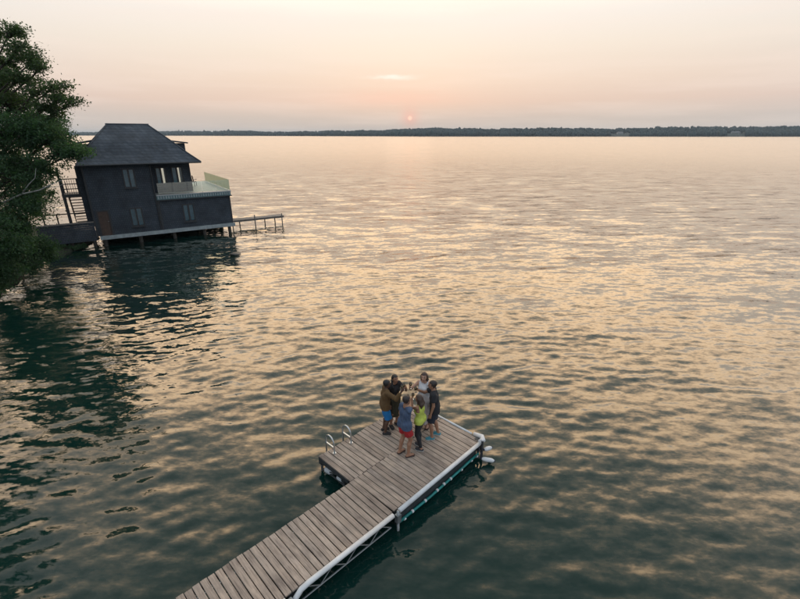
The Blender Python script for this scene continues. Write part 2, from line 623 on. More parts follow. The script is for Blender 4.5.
def make_water():
    xr = axis([(0, 14, 0.075, 0.09), (14, 45, 0.09, 0.26), (45, 90, 0.3, 1.6), (90, 600, 2, 40), (600, 9000, 60, 1200)])
    xs = np.concatenate([-xr[:0:-1], xr])
    yn = axis([(0, 300, 1, 60)])[1:]
    ys = np.concatenate([-yn[::-1], axis([(0, 4, 0.8, 0.12), (4, 20, 0.06, 0.09), (20, 75, 0.09, 0.34), (75, 140, 0.36, 2.0),
                                          (140, 800, 2.2, 50), (800, 9000, 70, 1200)])])
    dx = np.gradient(xs)
    dy = np.gradient(ys)
    X, Y = np.meshgrid(xs, ys)
    DX, DY = np.meshgrid(dx, dy)
    sp = np.maximum(DX, DY).astype(np.float32)
    Z = np.zeros_like(X, dtype=np.float32)
    rng = np.random.default_rng(21)
    n = 84
    lams = np.geomspace(0.28, 6.0, n) * rng.uniform(0.95, 1.05, n)
    main = R(-72)                                           # the ripples run towards the dock and a little to the right
    lost = np.zeros_like(Z)
    tot = 0.0
    for lam in lams:
        k = 2 * math.pi / lam
        th = main + rng.normal(0, R(15) if lam > 0.7 else R(23))
        s = 0.0200 * math.exp(-((math.log(lam / 0.44)) ** 2) / (2 * 0.55 ** 2)) + 0.0035   # slope of this component
        a = s / k
        ph = rng.uniform(0, 2 * math.pi)
        w = np.clip((lam / sp - 2.6) / 3.2, 0, 1)
        w = w * w * (3 - 2 * w)
        q = k * (math.cos(th) * X + math.sin(th) * Y) + ph
        Z += (a * w) * np.cos(q)
        lost += s * s * (1 - w * w)
        tot += s * s
    lod = np.sqrt(lost / tot)
    # a slow swell of calmer and livelier patches
    patch = 0.88 + 0.24 * np.sin(0.11 * X + 0.23 * Y + 1.0) * np.sin(0.19 * Y - 0.07 * X + 2.2) + 0.20 * np.sin(0.37 * X - 0.21 * Y) * np.sin(0.29 * Y + 0.13 * X + 0.7)
    Z *= patch
    V = np.stack([X, Y, Z], -1).reshape(-1, 3)
    ny, nx = X.shape
    i = np.arange((ny - 1) * (nx - 1))
    r, c = i // (nx - 1), i % (nx - 1)
    a = r * nx + c
    me = mesh_np("water", V, np.stack([a, a + 1, a + nx + 1, a + nx], -1), True)
    at = me.attributes.new("lod", "FLOAT", "POINT")
    at.data.foreach_set("value", lod.astype(np.float32).ravel())
    dist = np.hypot(X, Y)
    q = np.clip((np.log(np.maximum(dist, 1)) - math.log(22)) / (math.log(280) - math.log(22)), 0, 1)
    at = me.attributes.new("calm", "FLOAT", "POINT")
    at.data.foreach_set("value", (q * q * (3 - 2 * q)).astype(np.float32).ravel())
    me.materials.append(M_WATER)
    return structure(link("water", me), "rippled lake water reflecting the evening sky")


make_water()

# ------------------------------------------------------------------ near bank (left) and far shore
SHORE = [(-60, -140), (-34, -60), (-24, -24), (-20.5, -8), (-20.0, 4), (-20.6, 14), (-21.5, 21), (-22.6, 25.0), (-23.6, 28.4), (-24.1, 31.0), (-24.0, 33.4), (-25.0, 36.4), (-29.0, 40.0),
         (-49, 46.5), (-72, 55), (-112, 66), (-170, 84), (-260, 112)]


def shore_bank():
    rng = np.random.default_rng(3)
    V, F = [], []
    ring = [0.0, 0.6, 1.6, 4.0, 9.0, 20.0, 60.0, 200.0]
    hts = [-0.9, 0.10, 0.28, 0.5, 1.3, 2.6, 5.0, 9.0]
    pts = []
    for i in range(len(SHORE) - 1):
        a, b = np.array(SHORE[i]), np.array(SHORE[i + 1])
        n = max(2, int(np.linalg.norm(b - a) / 2.0))
        for k in range(n):
            pts.append(a + (b - a) * k / n)
    pts = np.array(pts + [SHORE[-1]])
    tan = np.gradient(pts, axis=0)
    tan /= np.linalg.norm(tan, axis=1)[:, None]
    nor = np.stack([-tan[:, 1], tan[:, 0]], -1)               # inland, left of the way along
    for j, (d, z) in enumerate(zip(ring, hts)):
        for i, p in enumerate(pts):
            q = p + nor[i] * d + (rng.normal(0, 0.25, 2) if 0 < j < 5 else 0)
            V.append((q[0], q[1], z + (rng.normal(0, 0.1) if j > 0 else 0)))
    n = len(pts)
    for j in range(len(ring) - 1):
        for i in range(n - 1):
            a = j * n + i
            F.append((a, a + 1, a + n + 1, a + n))
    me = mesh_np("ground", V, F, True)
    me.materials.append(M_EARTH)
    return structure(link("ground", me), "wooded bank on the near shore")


shore_bank()


def far_profile(x_px):
    """distance of the far waterline and height of the land behind it, by photo column"""
    D = np.interp(x_px, [-400, 60, 200, 330, 420, 600, 800, 1200], [3100, 2900, 2500, 2000, 1750, 1640, 1600, 1600])
    Hh = np.interp(x_px, [-400, 60, 150, 260, 330, 400, 480, 560, 640, 720, 800, 1200], [8, 8, 9, 11, 11, 14, 18, 21, 20, 22, 22, 23])
    return D, Hh


def far_shore():
    rng = np.random.default_rng(5)
    cols_ = np.linspace(-500, 1300, 260)
    V, F = [], []
    for x in cols_:
        D, Hh = far_profile(x)
        k = (x - 400) / F_PX / math.cos(PITCH)
        for dd, z in ((0, -1.5), (4, 0.6), (60, Hh * 0.35), (160, Hh * 0.8), (300, Hh), (900, Hh + 4), (1500, -2)):
            y = D + dd
            V.append((k * y * 0.937, y, z + (rng.normal(0, 0.5) if 0 < dd < 1500 else 0)))
    m = 7
    for i in range(len(cols_) - 1):
        for j in range(m - 1):
            a = i * m + j
            F.append((a, a + m, a + m + 1, a + 1))
    me = mesh_np("hill", V, F, True)
    me.materials.append(M_FARLAND)
    structure(link("hill", me), "low far shore beyond the lake")
    # the wood on it: thousands of crowns, one mass at this distance
    ico_v, ico_f = [], []
    t = (1 + 5 ** 0.5) / 2
    base = np.array([(-1, t, 0), (1, t, 0), (-1, -t, 0), (1, -t, 0), (0, -1, t), (0, 1, t), (0, -1, -t), (0, 1, -t), (t, 0, -1), (t, 0, 1), (-t, 0, -1), (-t, 0, 1)])
    base = base / np.linalg.norm(base[0])
    fc = np.array([(0, 11, 5), (0, 5, 1), (0, 1, 7), (0, 7, 10), (0, 10, 11), (1, 5, 9), (5, 11, 4), (11, 10, 2), (10, 7, 6), (7, 1, 8),
                   (3, 9, 4), (3, 4, 2), (3, 2, 6), (3, 6, 8), (3, 8, 9), (4, 9, 5), (2, 4, 11), (6, 2, 10), (8, 6, 7), (9, 8, 1)])
    n = 15000
    x = rng.uniform(-420, 1250, n)
    D, Hh = far_profile(x)
    dd = 3 + 300 * rng.random(n) ** 1.7
    gz = np.interp(dd, [0, 4, 60, 160, 300], [0, 0.02, 0.35, 0.8, 1.0]) * Hh
    y = D + dd
    px = (x - 400) / F_PX / math.cos(PITCH) * y * 0.937
    h = rng.uniform(11, 16, n) * (1 + 0.12 * np.sin(px * 0.013) + 0.10 * np.sin(px * 0.041 + 2)) * np.where(rng.random(n) < 0.02, 1.25, 1.0) * (1 + 0.16 * np.sin(px * 0.0051 + 1))
    for hu in (714, 606):                                     # clearings in front of the two houses
        h = np.where((np.abs(x - hu) < 9) & (dd < 78), 2.0, h)
    wdt = h * rng.uniform(0.26, 0.42, n)
    jit = rng.uniform(0.75, 1.2, (n, 12, 1))
    Vt = base[None] * jit * np.stack([wdt, wdt, h * 0.55], -1)[:, None, :]
    Vt[:, :, 0] += px[:, None]
    Vt[:, :, 1] += y[:, None]
    Vt[:, :, 2] += (gz + h * 0.48)[:, None]
    Ft = fc[None] + (np.arange(n) * 12)[:, None, None]
    me = mesh_np("distant_woodland", Vt.reshape(-1, 3), Ft.reshape(-1, 3))
    me.materials.append(M_FARWOOD)
    tag(link("distant_woodland", me), "dark hazy band of woodland along the far shore", "woodland", kind="stuff")


far_shore()


def far_house(u, off, w, label):
    D, Hh = far_profile(u)
    y = D + off
    x = (u - 400) / F_PX / math.cos(PITCH) * y * 0.937
    gz = float(np.interp(off, [0, 4, 60, 160, 300], [0, 0.02, 0.35, 0.8, 1.0]) * Hh)
    t = thing("lakeside_house", label, "house", (x, y, gz - 0.5), 0.05)
    m = MB().box((-w / 2, 0, 0), (w / 2, 9, 6.0))
    m.build("wall", M_HOUSEWALL, t)
    r = MB()
    r.add([(-w / 2 - 1, -1, 6.01), (w / 2 + 1, -1, 6.01), (w / 2 + 1, 10, 6.01), (-w / 2 - 1, 10, 6.01), (-w / 2 + 2, 4.5, 9.6), (w / 2 - 2, 4.5, 9.6)],
          [(0, 1, 5, 4), (1, 2, 5), (2, 3, 4, 5), (3, 0, 4), (3, 2, 1, 0)])
    r.build("roof", M_HOUSEROOF, t)
    for k in range(int(w // 6)):
        MB().box((-w / 2 + 2 + k * 6, -0.12, 1.6), (-w / 2 + 5 + k * 6, -0.02, 4.0)).build("window", M_DARKTRIM, t)


far_house(714, 72, 30, "long pale house in a clearing on the higher end of the far shore")
far_house(606, 60, 20, "smaller pale house in a clearing near the middle of the far shore")

# ------------------------------------------------------------------ the boathouse on piles
HS, HZ = 1.0775, -0.6355                     # built 1.08 times the drawing's size, its sill 0.55 m over the water
HA = at_z(99.2, 240, 0.55)
HB = at_z(230.5, 226, 0.55)
HYAW = math.atan2(HB.y - HA.y, HB.x - HA.x)
house = thing("boathouse", "dark shingled two-storey boathouse with hipped roof standing on piles", "boathouse", (HA.x, HA.y, HZ), HYAW)
house.scale = (HS, HS, HS)


def wall_xz(x0, x1, z0, z1, y0, y1, holes, name, mat, parent):
    """a wall slab parallel to the front, with real openings"""
    xs = sorted({x0, x1, *[h[0] for h in holes], *[h[1] for h in holes]})
    zs = sorted({z0, z1, *[h[2] for h in holes], *[h[3] for h in holes]})
    idx, vs_, fs = {}, [], []

    def vid(x, y, z):
        k = (round(x, 4), y, round(z, 4))
        if k not in idx:
            idx[k] = len(vs_)
            vs_.append((x, y, z))
        return idx[k]

    def solid(i, j):
        if i < 0 or j < 0 or i >= len(xs) - 1 or j >= len(zs) - 1:
            return False
        cx, cz = (xs[i] + xs[i + 1]) / 2, (zs[j] + zs[j + 1]) / 2
        return not any(h[0] < cx < h[1] and h[2] < cz < h[3] for h in holes)
    for i in range(len(xs) - 1):
        for j in range(len(zs) - 1):
            if not solid(i, j):
                continue
            a, b, c, d = xs[i], xs[i + 1], zs[j], zs[j + 1]
            fs.append((vid(a, y0, c), vid(b, y0, c), vid(b, y0, d), vid(a, y0, d)))
            fs.append((vid(b, y1, c), vid(a, y1, c), vid(a, y1, d), vid(b, y1, d)))
            if not solid(i - 1, j):
                fs.append((vid(a, y1, c), vid(a, y0, c), vid(a, y0, d), vid(a, y1, d)))
            if not solid(i + 1, j):
                fs.append((vid(b, y0, c), vid(b, y1, c), vid(b, y1, d), vid(b, y0, d)))
            if not solid(i, j - 1):
                fs.append((vid(a, y1, c), vid(b, y1, c), vid(b, y0, c), vid(a, y0, c)))
            if not solid(i, j + 1):
                fs.append((vid(a, y0, d), vid(b, y0, d), vid(b, y1, d), vid(a, y1, d)))
    return MB().add(vs_, fs).build(name, mat, parent)


def window(x0, x1, z0, z1, y, blinds=(True, True), frame=M_DARKTRIM, parent=house):
    """casement window in an opening: frame, mullion, two panes, blinds behind"""
    f = MB()
    t, yo = 0.06, y - 0.035
    f.box((x0 - 0.02, yo, z0 - 0.06), (x1 + 0.02, y + 0.10, z0 + 0.03))
    f.box((x0 - 0.02, yo, z1 - 0.03), (x1 + 0.02, y + 0.10, z1 + 0.05))
    f.box((x0 - 0.02, yo + 0.002, z0 + 0.03), (x0 + t, y + 0.10, z1 - 0.03))
    f.box((x1 - t, yo + 0.002, z0 + 0.03), (x1 + 0.02, y + 0.10, z1 - 0.03))
    xm = (x0 + x1) / 2
    f.box((xm - 0.055, yo + 0.002, z0 + 0.03), (xm + 0.055, y + 0.10, z1 - 0.03))
    o = f.build("window", frame, parent)
    for k, (a, b) in enumerate(((x0 + t, xm - 0.055), (xm + 0.055, x1 - t))):
        MB().box((a, y + 0.03, z0 + 0.03), (b, y + 0.042, z1 - 0.03)).build("pane", M_PANE, o)
        if blinds[k]:
            MB().box((a - 0.02, y + 0.115, z0), (b + 0.02, y + 0.13, z1)).build("blind", M_BLIND, o)
    s = MB().box((x0 - 0.08, y - 0.09, z0 - 0.105), (x1 + 0.08, y + 0.02, z0 - 0.062))
    s.build("sill", M_DARKTRIM, o)
    return o


WT = 0.14
Z0, ZT, ZE = 1.36, 3.95, 6.16
wl, ll, lr, dr = (2.28, 3.02, 4.62, 5.86), (2.24, 3.02, 1.86, 3.12), (5.78, 6.58, 1.84, 3.10), (0.22, 0.95, Z0, 3.12)
wall_xz(0.0, 4.12, Z0, ZE, -0.05, WT - 0.05, [wl, ll, dr], "wall", M_SIDING, house)
wall_xz(4.12, 9.36, Z0, 3.60, 0.0, WT, [lr], "wall", M_SIDING, house)
u1, u2 = (4.50, 5.22, 4.64, 5.80), (5.60, 6.36, 4.64, 5.80)
wall_xz(4.12, 6.92, ZT + 0.003, ZE, 1.25, 1.25 + WT, [u1, u2], "wall", M_SIDING, house)
wall_xz(4.12, 6.92, ZT + 0.003, ZE, 5.2, 5.2 + WT, [(4.5, 5.55, 4.1, 5.95), (5.65, 6.75, 4.1, 5.95)], "wall", M_SIDING, house)
# side and back walls
MB().box((0.0, WT - 0.05, Z0), (WT, 5.34, ZE)).build("wall", M_SIDING, house)
MB().box((WT, 5.2, Z0), (4.12, 5.34, ZE)).build("wall", M_SIDING, house)
MB().box((3.98, WT - 0.048, ZT + 0.02), (4.12, 5.2, ZE)).build("wall", M_SIDING, house)
MB().box((6.78, 1.25 + WT, ZT + 0.003), (6.92, 5.2, ZE - 0.002)).build("wall", M_SIDING, house)
MB().box((9.22, WT, Z0), (9.36, 9.0, 3.6)).build("wall", M_SIDING, house)
MB().box((4.12, 8.86, Z0), (9.22, 9.0, 3.6)).build("wall", M_SIDING, house)
MB().box((4.12, 5.34, Z0), (4.26, 8.86, 3.6)).build("wall", M_SIDING, house)
MB().box((-0.42, 0.55, 2.0), (-0.005, 0.69, ZE)).build("wall", M_SIDING, house)      # narrow return beside the stair
MB().box((0.16, 0.12, Z0 - 0.02), (9.2, 8.84, Z0)).build("floor", M_INTERIOR, house)
MB().box((WT + 0.01, 0.1, 3.7), (3.97, 5.19, 3.8)).build("floor", M_INTERIOR, house)
MB().box((0.1, 0.1, ZE + 0.002), (6.85, 5.25, ZE + 0.05)).build("ceiling", M_INTERIOR, house)
window(*wl, -0.05)
window(*ll, -0.05)
window(*lr, 0.0)
window(*u1, 1.25, (True, False))
window(*u2, 1.25, (True, False))
# corner boards and the downpipe where the two blocks meet
MB().box((4.121, -0.10, Z0), (4.25, -0.001, 3.6)).build("corner_board", M_DARKTRIM, house)
MB().box((-0.06, -0.075, Z0), (0.05, -0.051, ZE - 0.02)).build("corner_board", M_DARKTRIM, house)
MB().box((9.27, -0.025, Z0), (9.385, -0.002, 3.6)).build("corner_board", M_DARKTRIM, house)
MB().box((6.84, 1.225, ZT + 0.02), (6.945, 1.248, ZE)).build("corner_board", M_DARKTRIM, house)
MB().tube([(4.05, -0.10, 1.4), (4.05, -0.10, 6.0), (4.05, -0.3, 6.12)], 0.04, 8).build("downpipe", M_DARKTRIM, house)
# door
dparent = MB().box((dr[0] + 0.05, -0.01, dr[2]), (dr[1] - 0.05, 0.04, dr[3] - 0.05)).build("door", M_DOOR, house)
for (a, b) in ((0.35, 1.25), (1.4, 2.0), (2.15, 2.85)):
    if b < dr[3] - dr[2]:
        MB().box((dr[0] + 0.14, -0.026, dr[2] + a - 0.15), (dr[1] - 0.14, -0.012, dr[2] + b - 0.25)).build("panel", M_DOOR, dparent)
MB().tube([(dr[1] - 0.12, -0.06, 2.35), (dr[1] - 0.12, -0.01, 2.35)], 0.025, 8).build("handle", M_FRAME, dparent)
df = MB()
df.box((dr[0] - 0.06, -0.07, dr[2]), (dr[0] + 0.05, 0.06, dr[3] + 0.04))
df.box((dr[1] - 0.05, -0.07, dr[2]), (dr[1] + 0.06, 0.06, dr[3] + 0.04))
df.box((dr[0] + 0.05, -0.068, dr[3] - 0.05), (dr[1] - 0.05, 0.06, dr[3] + 0.04))
df.build("door_frame", M_DARKTRIM, house)
# sill beam under the walls, the pale strip above the water
MB().box((0.10, -0.16, 1.10), (9.48, 0.16, Z0 - 0.003)).build("base_beam", M_TRIM, house)
for y in (2.2, 4.4, 6.6, 8.8):
    MB().box((0.14, y, 1.06), (9.3, y + 0.2, Z0 - 0.022)).build("floor_beam", M_PILE, house)
for y in (0.15, 3.0, 6.0, 8.6):
    for k, x in enumerate((0.35, 2.6, 4.9, 7.1, 9.05)):
        j = 0.06 * math.sin(x * 7 + y * 3)
        MB().tube([(x + j, y, -1.2), (x, y, 1.09)], 0.13, 8).build("pile", M_PILE, house)
# dark board screens added under the floor to block the bright water behind
for y, x0, x1 in ((3.4, 0.4, 1.9), (3.4, 2.5, 5.6), (5.9, 5.2, 8.3), (8.7, 0.4, 3.5), (8.7, 3.7, 8.6), (6.2, 0.4, 5.0)):
    for k in range(7):
        z = -0.5 + k * 0.22
        MB().box((x0 + 0.03 * math.sin(k * 3 + y), y, z), (x1, y + 0.05, z + 0.205)).build("screen_board", M_PILE, house)
# terrace on the wing
MB().box((4.13, -0.14, ZT - 0.06), (9.50, 9.12, ZT)).build("terrace_floor", M_TERRACE, house)
fas = MB()
fas.box((4.13, -0.10, 3.602), (9.46, -0.02, ZT - 0.062))
fas.box((9.38, -0.02, 3.602), (9.46, 9.08, ZT - 0.062))
fas.build("terrace_fascia", M_TEALTRIM, house)
tf = MB()
for k in range(30):
    x = 4.2 + k * 0.176
    tf.box((x, -0.128, 3.66), (x + 0.09, -0.102, 3.86))
tf.build("dentil_trim", M_TRIM, house)["kind"] = "stuff"
cor = MB()
cor.box((4.12, -0.17, 3.53), (9.52, -0.002, 3.60))
cor.build("cornice", M_DARKTRIM, house)
rail = house
xs_ = np.linspace(4.28, 9.44, 6)
for a, b in zip(xs_[:-1], xs_[1:]):
    MB().box((a + 0.015, -0.075, ZT + 0.06), (b - 0.015, -0.063, ZT + 0.86)).build("glass_panel", M_RAILGLASS, rail)
ys_ = np.linspace(-0.06, 9.05, 5)
for a, b in zip(ys_[:-1], ys_[1:]):
    MB().box((9.438, a + 0.02, ZT + 0.06), (9.45, b - 0.02, ZT + 0.86)).build("glass_panel", M_ENDGLASS, rail)
for x in xs_[:-1]:
    MB().box((x - 0.012, -0.085, ZT), (x + 0.012, -0.052, ZT + 0.10)).build("glass_clamp", M_FRAME, rail)
for y in ys_:
    MB().box((9.428, y - 0.012, ZT), (9.461, y + 0.012, ZT + 0.10)).build("glass_clamp", M_FRAME, rail)


def hip_roof():
    """hipped roof with slightly flared eaves; closed underneath"""
    x0, x1, y0, y1 = -0.28, 7.50, -0.50, 5.85
    yr = 2.67
    rings = []
    rings.append([(x0, y0, ZE), (x1, y0, ZE), (x1, y1, ZE), (x0, y1, ZE)])
    rings.append([(x0, y0, ZE + 0.09), (x1, y0, ZE + 0.09), (x1, y1, ZE + 0.09), (x0, y1, ZE + 0.09)])
    rings.append([(0.18, 0.24, 6.86), (6.80, 0.24, 6.86), (6.80, 5.1, 6.86), (0.18, 5.1, 6.86)])
    rings.append([(0.98, 1.05, 7.72), (5.92, 1.05, 7.72), (5.92, 4.3, 7.72), (0.98, 4.3, 7.72)])
    rings.append([(2.08, yr - 0.12, 8.83), (4.74, yr - 0.12, 8.83), (4.74, yr + 0.12, 8.83), (2.08, yr + 0.12, 8.83)])
    m = MB()
    vs_ = [p for r in rings for p in r]
    fs = [(3, 2, 1, 0)]
    for i in range(len(rings) - 1):
        for k in range(4):
            a, b = i * 4 + k, i * 4 + (k + 1) % 4
            fs.append((a, b, b + 4, a + 4))
    fs.append((16, 17, 18, 19))
    m.add(vs_, fs)
    r = m.build("roof", M_ROOF, house)
    # hip and ridge caps
    for k in range(4):
        MB().tube([rings[j][k] for j in (1, 2, 3, 4)], 0.055, 6).build("hip_cap", M_ROOF, r)
    MB().tube([(2.0, yr, 8.86), (4.8, yr, 8.86)], 0.085, 6).build("ridge_cap", M_ROOF, r)
    # gutter along the front eave
    MB().tube([(x0, y0 - 0.05, ZE + 0.06), (x1, y0 - 0.05, ZE + 0.06)], 0.06, 8).build("gutter", M_DARKTRIM, r)
    # dormers on the two ends
    for sgn, xa, xb in ((1, 5.3, 6.98), (-1, 1.3, -0.02)):
        d = MB()
        lo, hi = min(xa, xb), max(xa, xb)
        d.box((lo, 2.0, 6.7), (hi, 3.6, 7.52))
        dd = d.build("dormer", M_SIDING, r)
        rr = MB()
        e = xb + sgn * 0.22
        b0 = xa
        rr.add([(b0, 1.8, 7.86), (e, 1.8, 7.60), (e, 3.8, 7.60), (b0, 3.8, 7.86), (b0, 1.8, 7.74), (e, 1.8, 7.50), (e, 3.8, 7.50), (b0, 3.8, 7.74)],
               [(0, 1, 2, 3), (7, 6, 5, 4), (0, 4, 5, 1), (1, 5, 6, 2), (2, 6, 7, 3), (3, 7, 4, 0)])
        rr.build("dormer_roof", M_ROOF, r)
        MB().box((xb - 0.02 if sgn > 0 else xb - 0.03, 2.3, 6.95), (xb + 0.03 if sgn > 0 else xb + 0.02, 3.3, 7.42)).build("dormer_window", M_BLIND, r)


hip_roof()

HM = Matrix.Translation((HA.x, HA.y, HZ)) @ Matrix.Rotation(HYAW, 4, "Z") @ Matrix.Scale(HS, 4)

# chairs on the terrace
def terrace_chair(x, y, rz, label):
    p = HM @ Vector((x, y, ZT))
    t = thing("deck_chair", label, "chair", p, HYAW + rz, "chairs on the boathouse terrace")
    MB().box((-0.27, -0.25, 0.36), (0.27, 0.27, 0.41)).build("seat", M_DARKTRIM, t)
    b = MB()
    for k in range(4):
        b.bar((-0.2 + k * 0.133, 0.26, 0.42), (-0.2 + k * 0.133, 0.42, 0.98), 0.09, 0.025)
    b.build("backrest", M_DARKTRIM, t)
    for sx in (-1, 1):
        for yy in (-0.22, 0.24):
            MB().box((sx * 0.25 - 0.02, yy - 0.02, 0), (sx * 0.25 + 0.02, yy + 0.02, 0.36)).build("leg", M_DARKTRIM, t)
        MB().box((sx * 0.29 - 0.04, -0.26, 0.58), (sx * 0.29 + 0.04, 0.3, 0.61)).build("armrest", M_DARKTRIM, t)


terrace_chair(7.65, 5.2, 2.6, "dark deck chair on the terrace beside the upper storey, facing the lake")

# deck and stair on the landward side
deck = thing("side_deck", "dark boarded side deck on piles left of the boathouse door", "deck", (HA.x, HA.y, HZ), HYAW)
deck.scale = (HS, HS, HS)
MB().box((-3.3, 0.0, 1.30), (-0.01, 2.6, 1.36)).build("deck_floor", M_GREYWOOD, deck)
for k in range(9):
    z = 1.10 + k * 0.142
    MB().box((-3.3, -0.10 + 0.004 * (k % 2), z), (-0.075, -0.055, z + 0.132)).build("board", M_SIDING, deck)
MB().box((-3.32, -0.16, 2.385), (-0.07, 0.02, 2.44)).build("cap_rail", M_GREYWOOD, deck)
for x in (-3.2, -2.1, -1.0, -0.14):
    MB().box((x - 0.05, -0.05, 1.12), (x + 0.05, 0.05, 2.383)).build("post", M_DARKTRIM, deck)
for x in (-3.1, -1.6, -0.3):
    for y in (0.15, 2.4):
        MB().tube([(x, y, -1.0), (x, y, 1.29)], 0.10, 8).build("pile", M_PILE, deck)

stair = thing("outdoor_stair", "dark open-riser wooden stair with landing against the boathouse side", "stair", (HA.x, HA.y, HZ), HYAW)
stair.scale = (HS, HS, HS)
for k in range(11):
    z = 1.62 + k * 0.235
    y = 4.6 - k * 0.25
    MB().box((-1.15, y, z - 0.045), (-0.25, y + 0.29, z)).build("tread", M_DARKTRIM, stair)
for x in (-1.2, -0.2):
    MB().bar((x, 4.95, 1.28), (x, 1.95, 4.10), 0.05, 0.24).build("stringer", M_DARKTRIM, stair)
MB().box((-1.5, 0.7, 4.10), (-0.01, 2.1, 4.30)).build("landing", M_DARKTRIM, stair)
for (x, y, z0, z1) in ((-1.42, 0.78, 1.362, 6.1), (-1.42, 2.02, 1.362, 5.3), (-0.46, 0.78, 4.30, 5.3)):
    MB().box((x - 0.065, y - 0.065, z0), (x + 0.065, y + 0.065, z1)).build("post", M_DARKTRIM, stair)
for z in (4.65, 4.98, 5.32):
    MB().bar((-1.46, 0.78, z), (-0.42, 0.78, z), 0.05, 0.06).build("handrail", M_DARKTRIM, stair)
for z in (2.05, 2.75):
    MB().bar((-3.1, 2.5, z), (-0.1, 2.5, z), 0.05, 0.07).build("handrail", M_DARKTRIM, stair)
for x in (-3.0, -2.2, -1.42):
    MB().box((x - 0.04, 2.46, 1.362), (x + 0.04, 2.54, 2.8)).build("rail_post", M_DARKTRIM, stair)
for k in range(7):
    MB().box((-1.30 + k * 0.13, 0.765, 4.31), (-1.275 + k * 0.13, 0.795, 5.3)).build("baluster", M_DARKTRIM, stair)
MB().bar((-1.2, 4.95, 2.2), (-1.2, 1.95, 5.05), 0.05, 0.06).build("handrail", M_DARKTRIM, stair)

# little jetty at the far side of the boathouse
jet = thing("jetty", "small weathered wooden jetty on posts beyond the boathouse", "jetty", (HA.x + 1.64, HA.y - 2.42, -0.08), HYAW)
for k in range(26):
    x = 10.14 + k * 0.196
    j = 0.02 * math.sin(k * 5.1)
    MB().box((x, 4.1 + j, 0.82), (x + 0.18, 5.2 + j, 0.865)).build("plank", M_GREYWOOD, jet)
for y in (4.2, 5.05):
    MB().box((10.1, y - 0.04, 0.68), (15.2, y + 0.04, 0.818)).build("stringer", M_GREYWOOD, jet)
for i, x in enumerate((10.3, 12.35, 14.95)):
    MB().tube([(x, 4.02, -1.0), (x, 4.02, 1.12 + 0.1 * (i % 2))], 0.052, 8).build("post", M_GREYWOOD, jet)
for x in (11.2, 13.6, 14.6):
    MB().tube([(x, 5.12, -1.0), (x, 5.12, 0.81)], 0.052, 8).build("post", M_GREYWOOD, jet)

# rock off the boathouse corner
def rock(name, loc, size, seed, label, parent=None, group=None):
    rng = np.random.default_rng(seed)
    n, m_ = 10, 14
    V, F = [], []
    for i in range(n + 1):
        th = math.pi * i / n
        for k in range(m_):
            ph = 2 * math.pi * k / m_
            d = np.array([math.sin(th) * math.cos(ph), math.sin(th) * math.sin(ph), math.cos(th)])
            r = 1 + 0.18 * math.sin(3 * d[0] + seed) + 0.15 * math.sin(4 * d[1] + 2 * seed) + 0.12 * math.sin(5 * d[2] + d[0] * 3)
            V.append(d * r * np.array(size))
    for i in range(n):
        for k in range(m_):
            a, b = i * m_ + k, i * m_ + (k + 1) % m_
            F.append((a, a + m_, b + m_, b))
    me = mesh_np(name, V, F, True)
    me.materials.append(M_ROCK)
    o = link(name, me, parent)
    o.location = loc
    return tag(o, label, "rock", group)


pr = at_z(236, 254, 0)
rock("rock", (pr.x, pr.y, 0.0), (0.50, 0.34, 0.11), 2, "low wet rock breaking the surface off the boathouse corner")

# ------------------------------------------------------------------ the dock
TH = R(46.3)
DU, DV = Vector((math.cos(TH), math.sin(TH), 0)), Vector((-math.sin(TH), math.cos(TH), 0))
DZ = 0.5
dock = thing("dock", "L-shaped weathered plank dock with white bumper rails where the group stands", "dock", (0, 0, 0), TH)
# local x runs out along the dock, local y towards its left side
U_END, U_JOIN, V_R, V_S, V_L = 8.55, 5.22, 5.17, 6.53, 7.80
PITCH_B = 0.140
prng = random.Random(4)


def board_mesh(w, L, th=0.036):
    return MB().box((-w / 2, -L / 2, -th), (w / 2, L / 2, 0)).mesh("plank", M_PLANK, bevel=0.004)


walk_boards = [board_mesh(PITCH_B - g, V_S - V_R - 0.012) for g in (0.015, 0.018, 0.022)]
plat_boards = [board_mesh(PITCH_B - g, V_L - V_S - 0.012) for g in (0.015, 0.018, 0.022)]


def lay(u0, u1, va, vb, meshes):
    n = int(round((u1 - u0) / PITCH_B))
    for k in range(n):
        u = u0 + (k + 0.5) * (u1 - u0) / n
        o = link("plank", prng.choice(meshes), dock)
        o.location = (u + prng.gauss(0, 0.0015), (va + vb) / 2 + prng.gauss(0, 0.006), DZ + prng.gauss(0, 0.0018))
        o.rotation_euler = (prng.gauss(0, 0.0012), prng.gauss(0, 0.006), prng.gauss(0, 0.0022) + (math.pi if prng.random() < 0.5 else 0))


lay(U_JOIN + 0.005, U_END, V_R, V_S, walk_boards)
lay(U_JOIN - 0.08, U_END, V_S, V_L, plat_boards)
sections = [(2.60, U_JOIN - 0.008), (-1.0, 2.58), (-4.4, -1.02), (-7.8, -4.42)]
lay(-7.8, U_JOIN - 0.008, V_R, V_S, walk_boards)
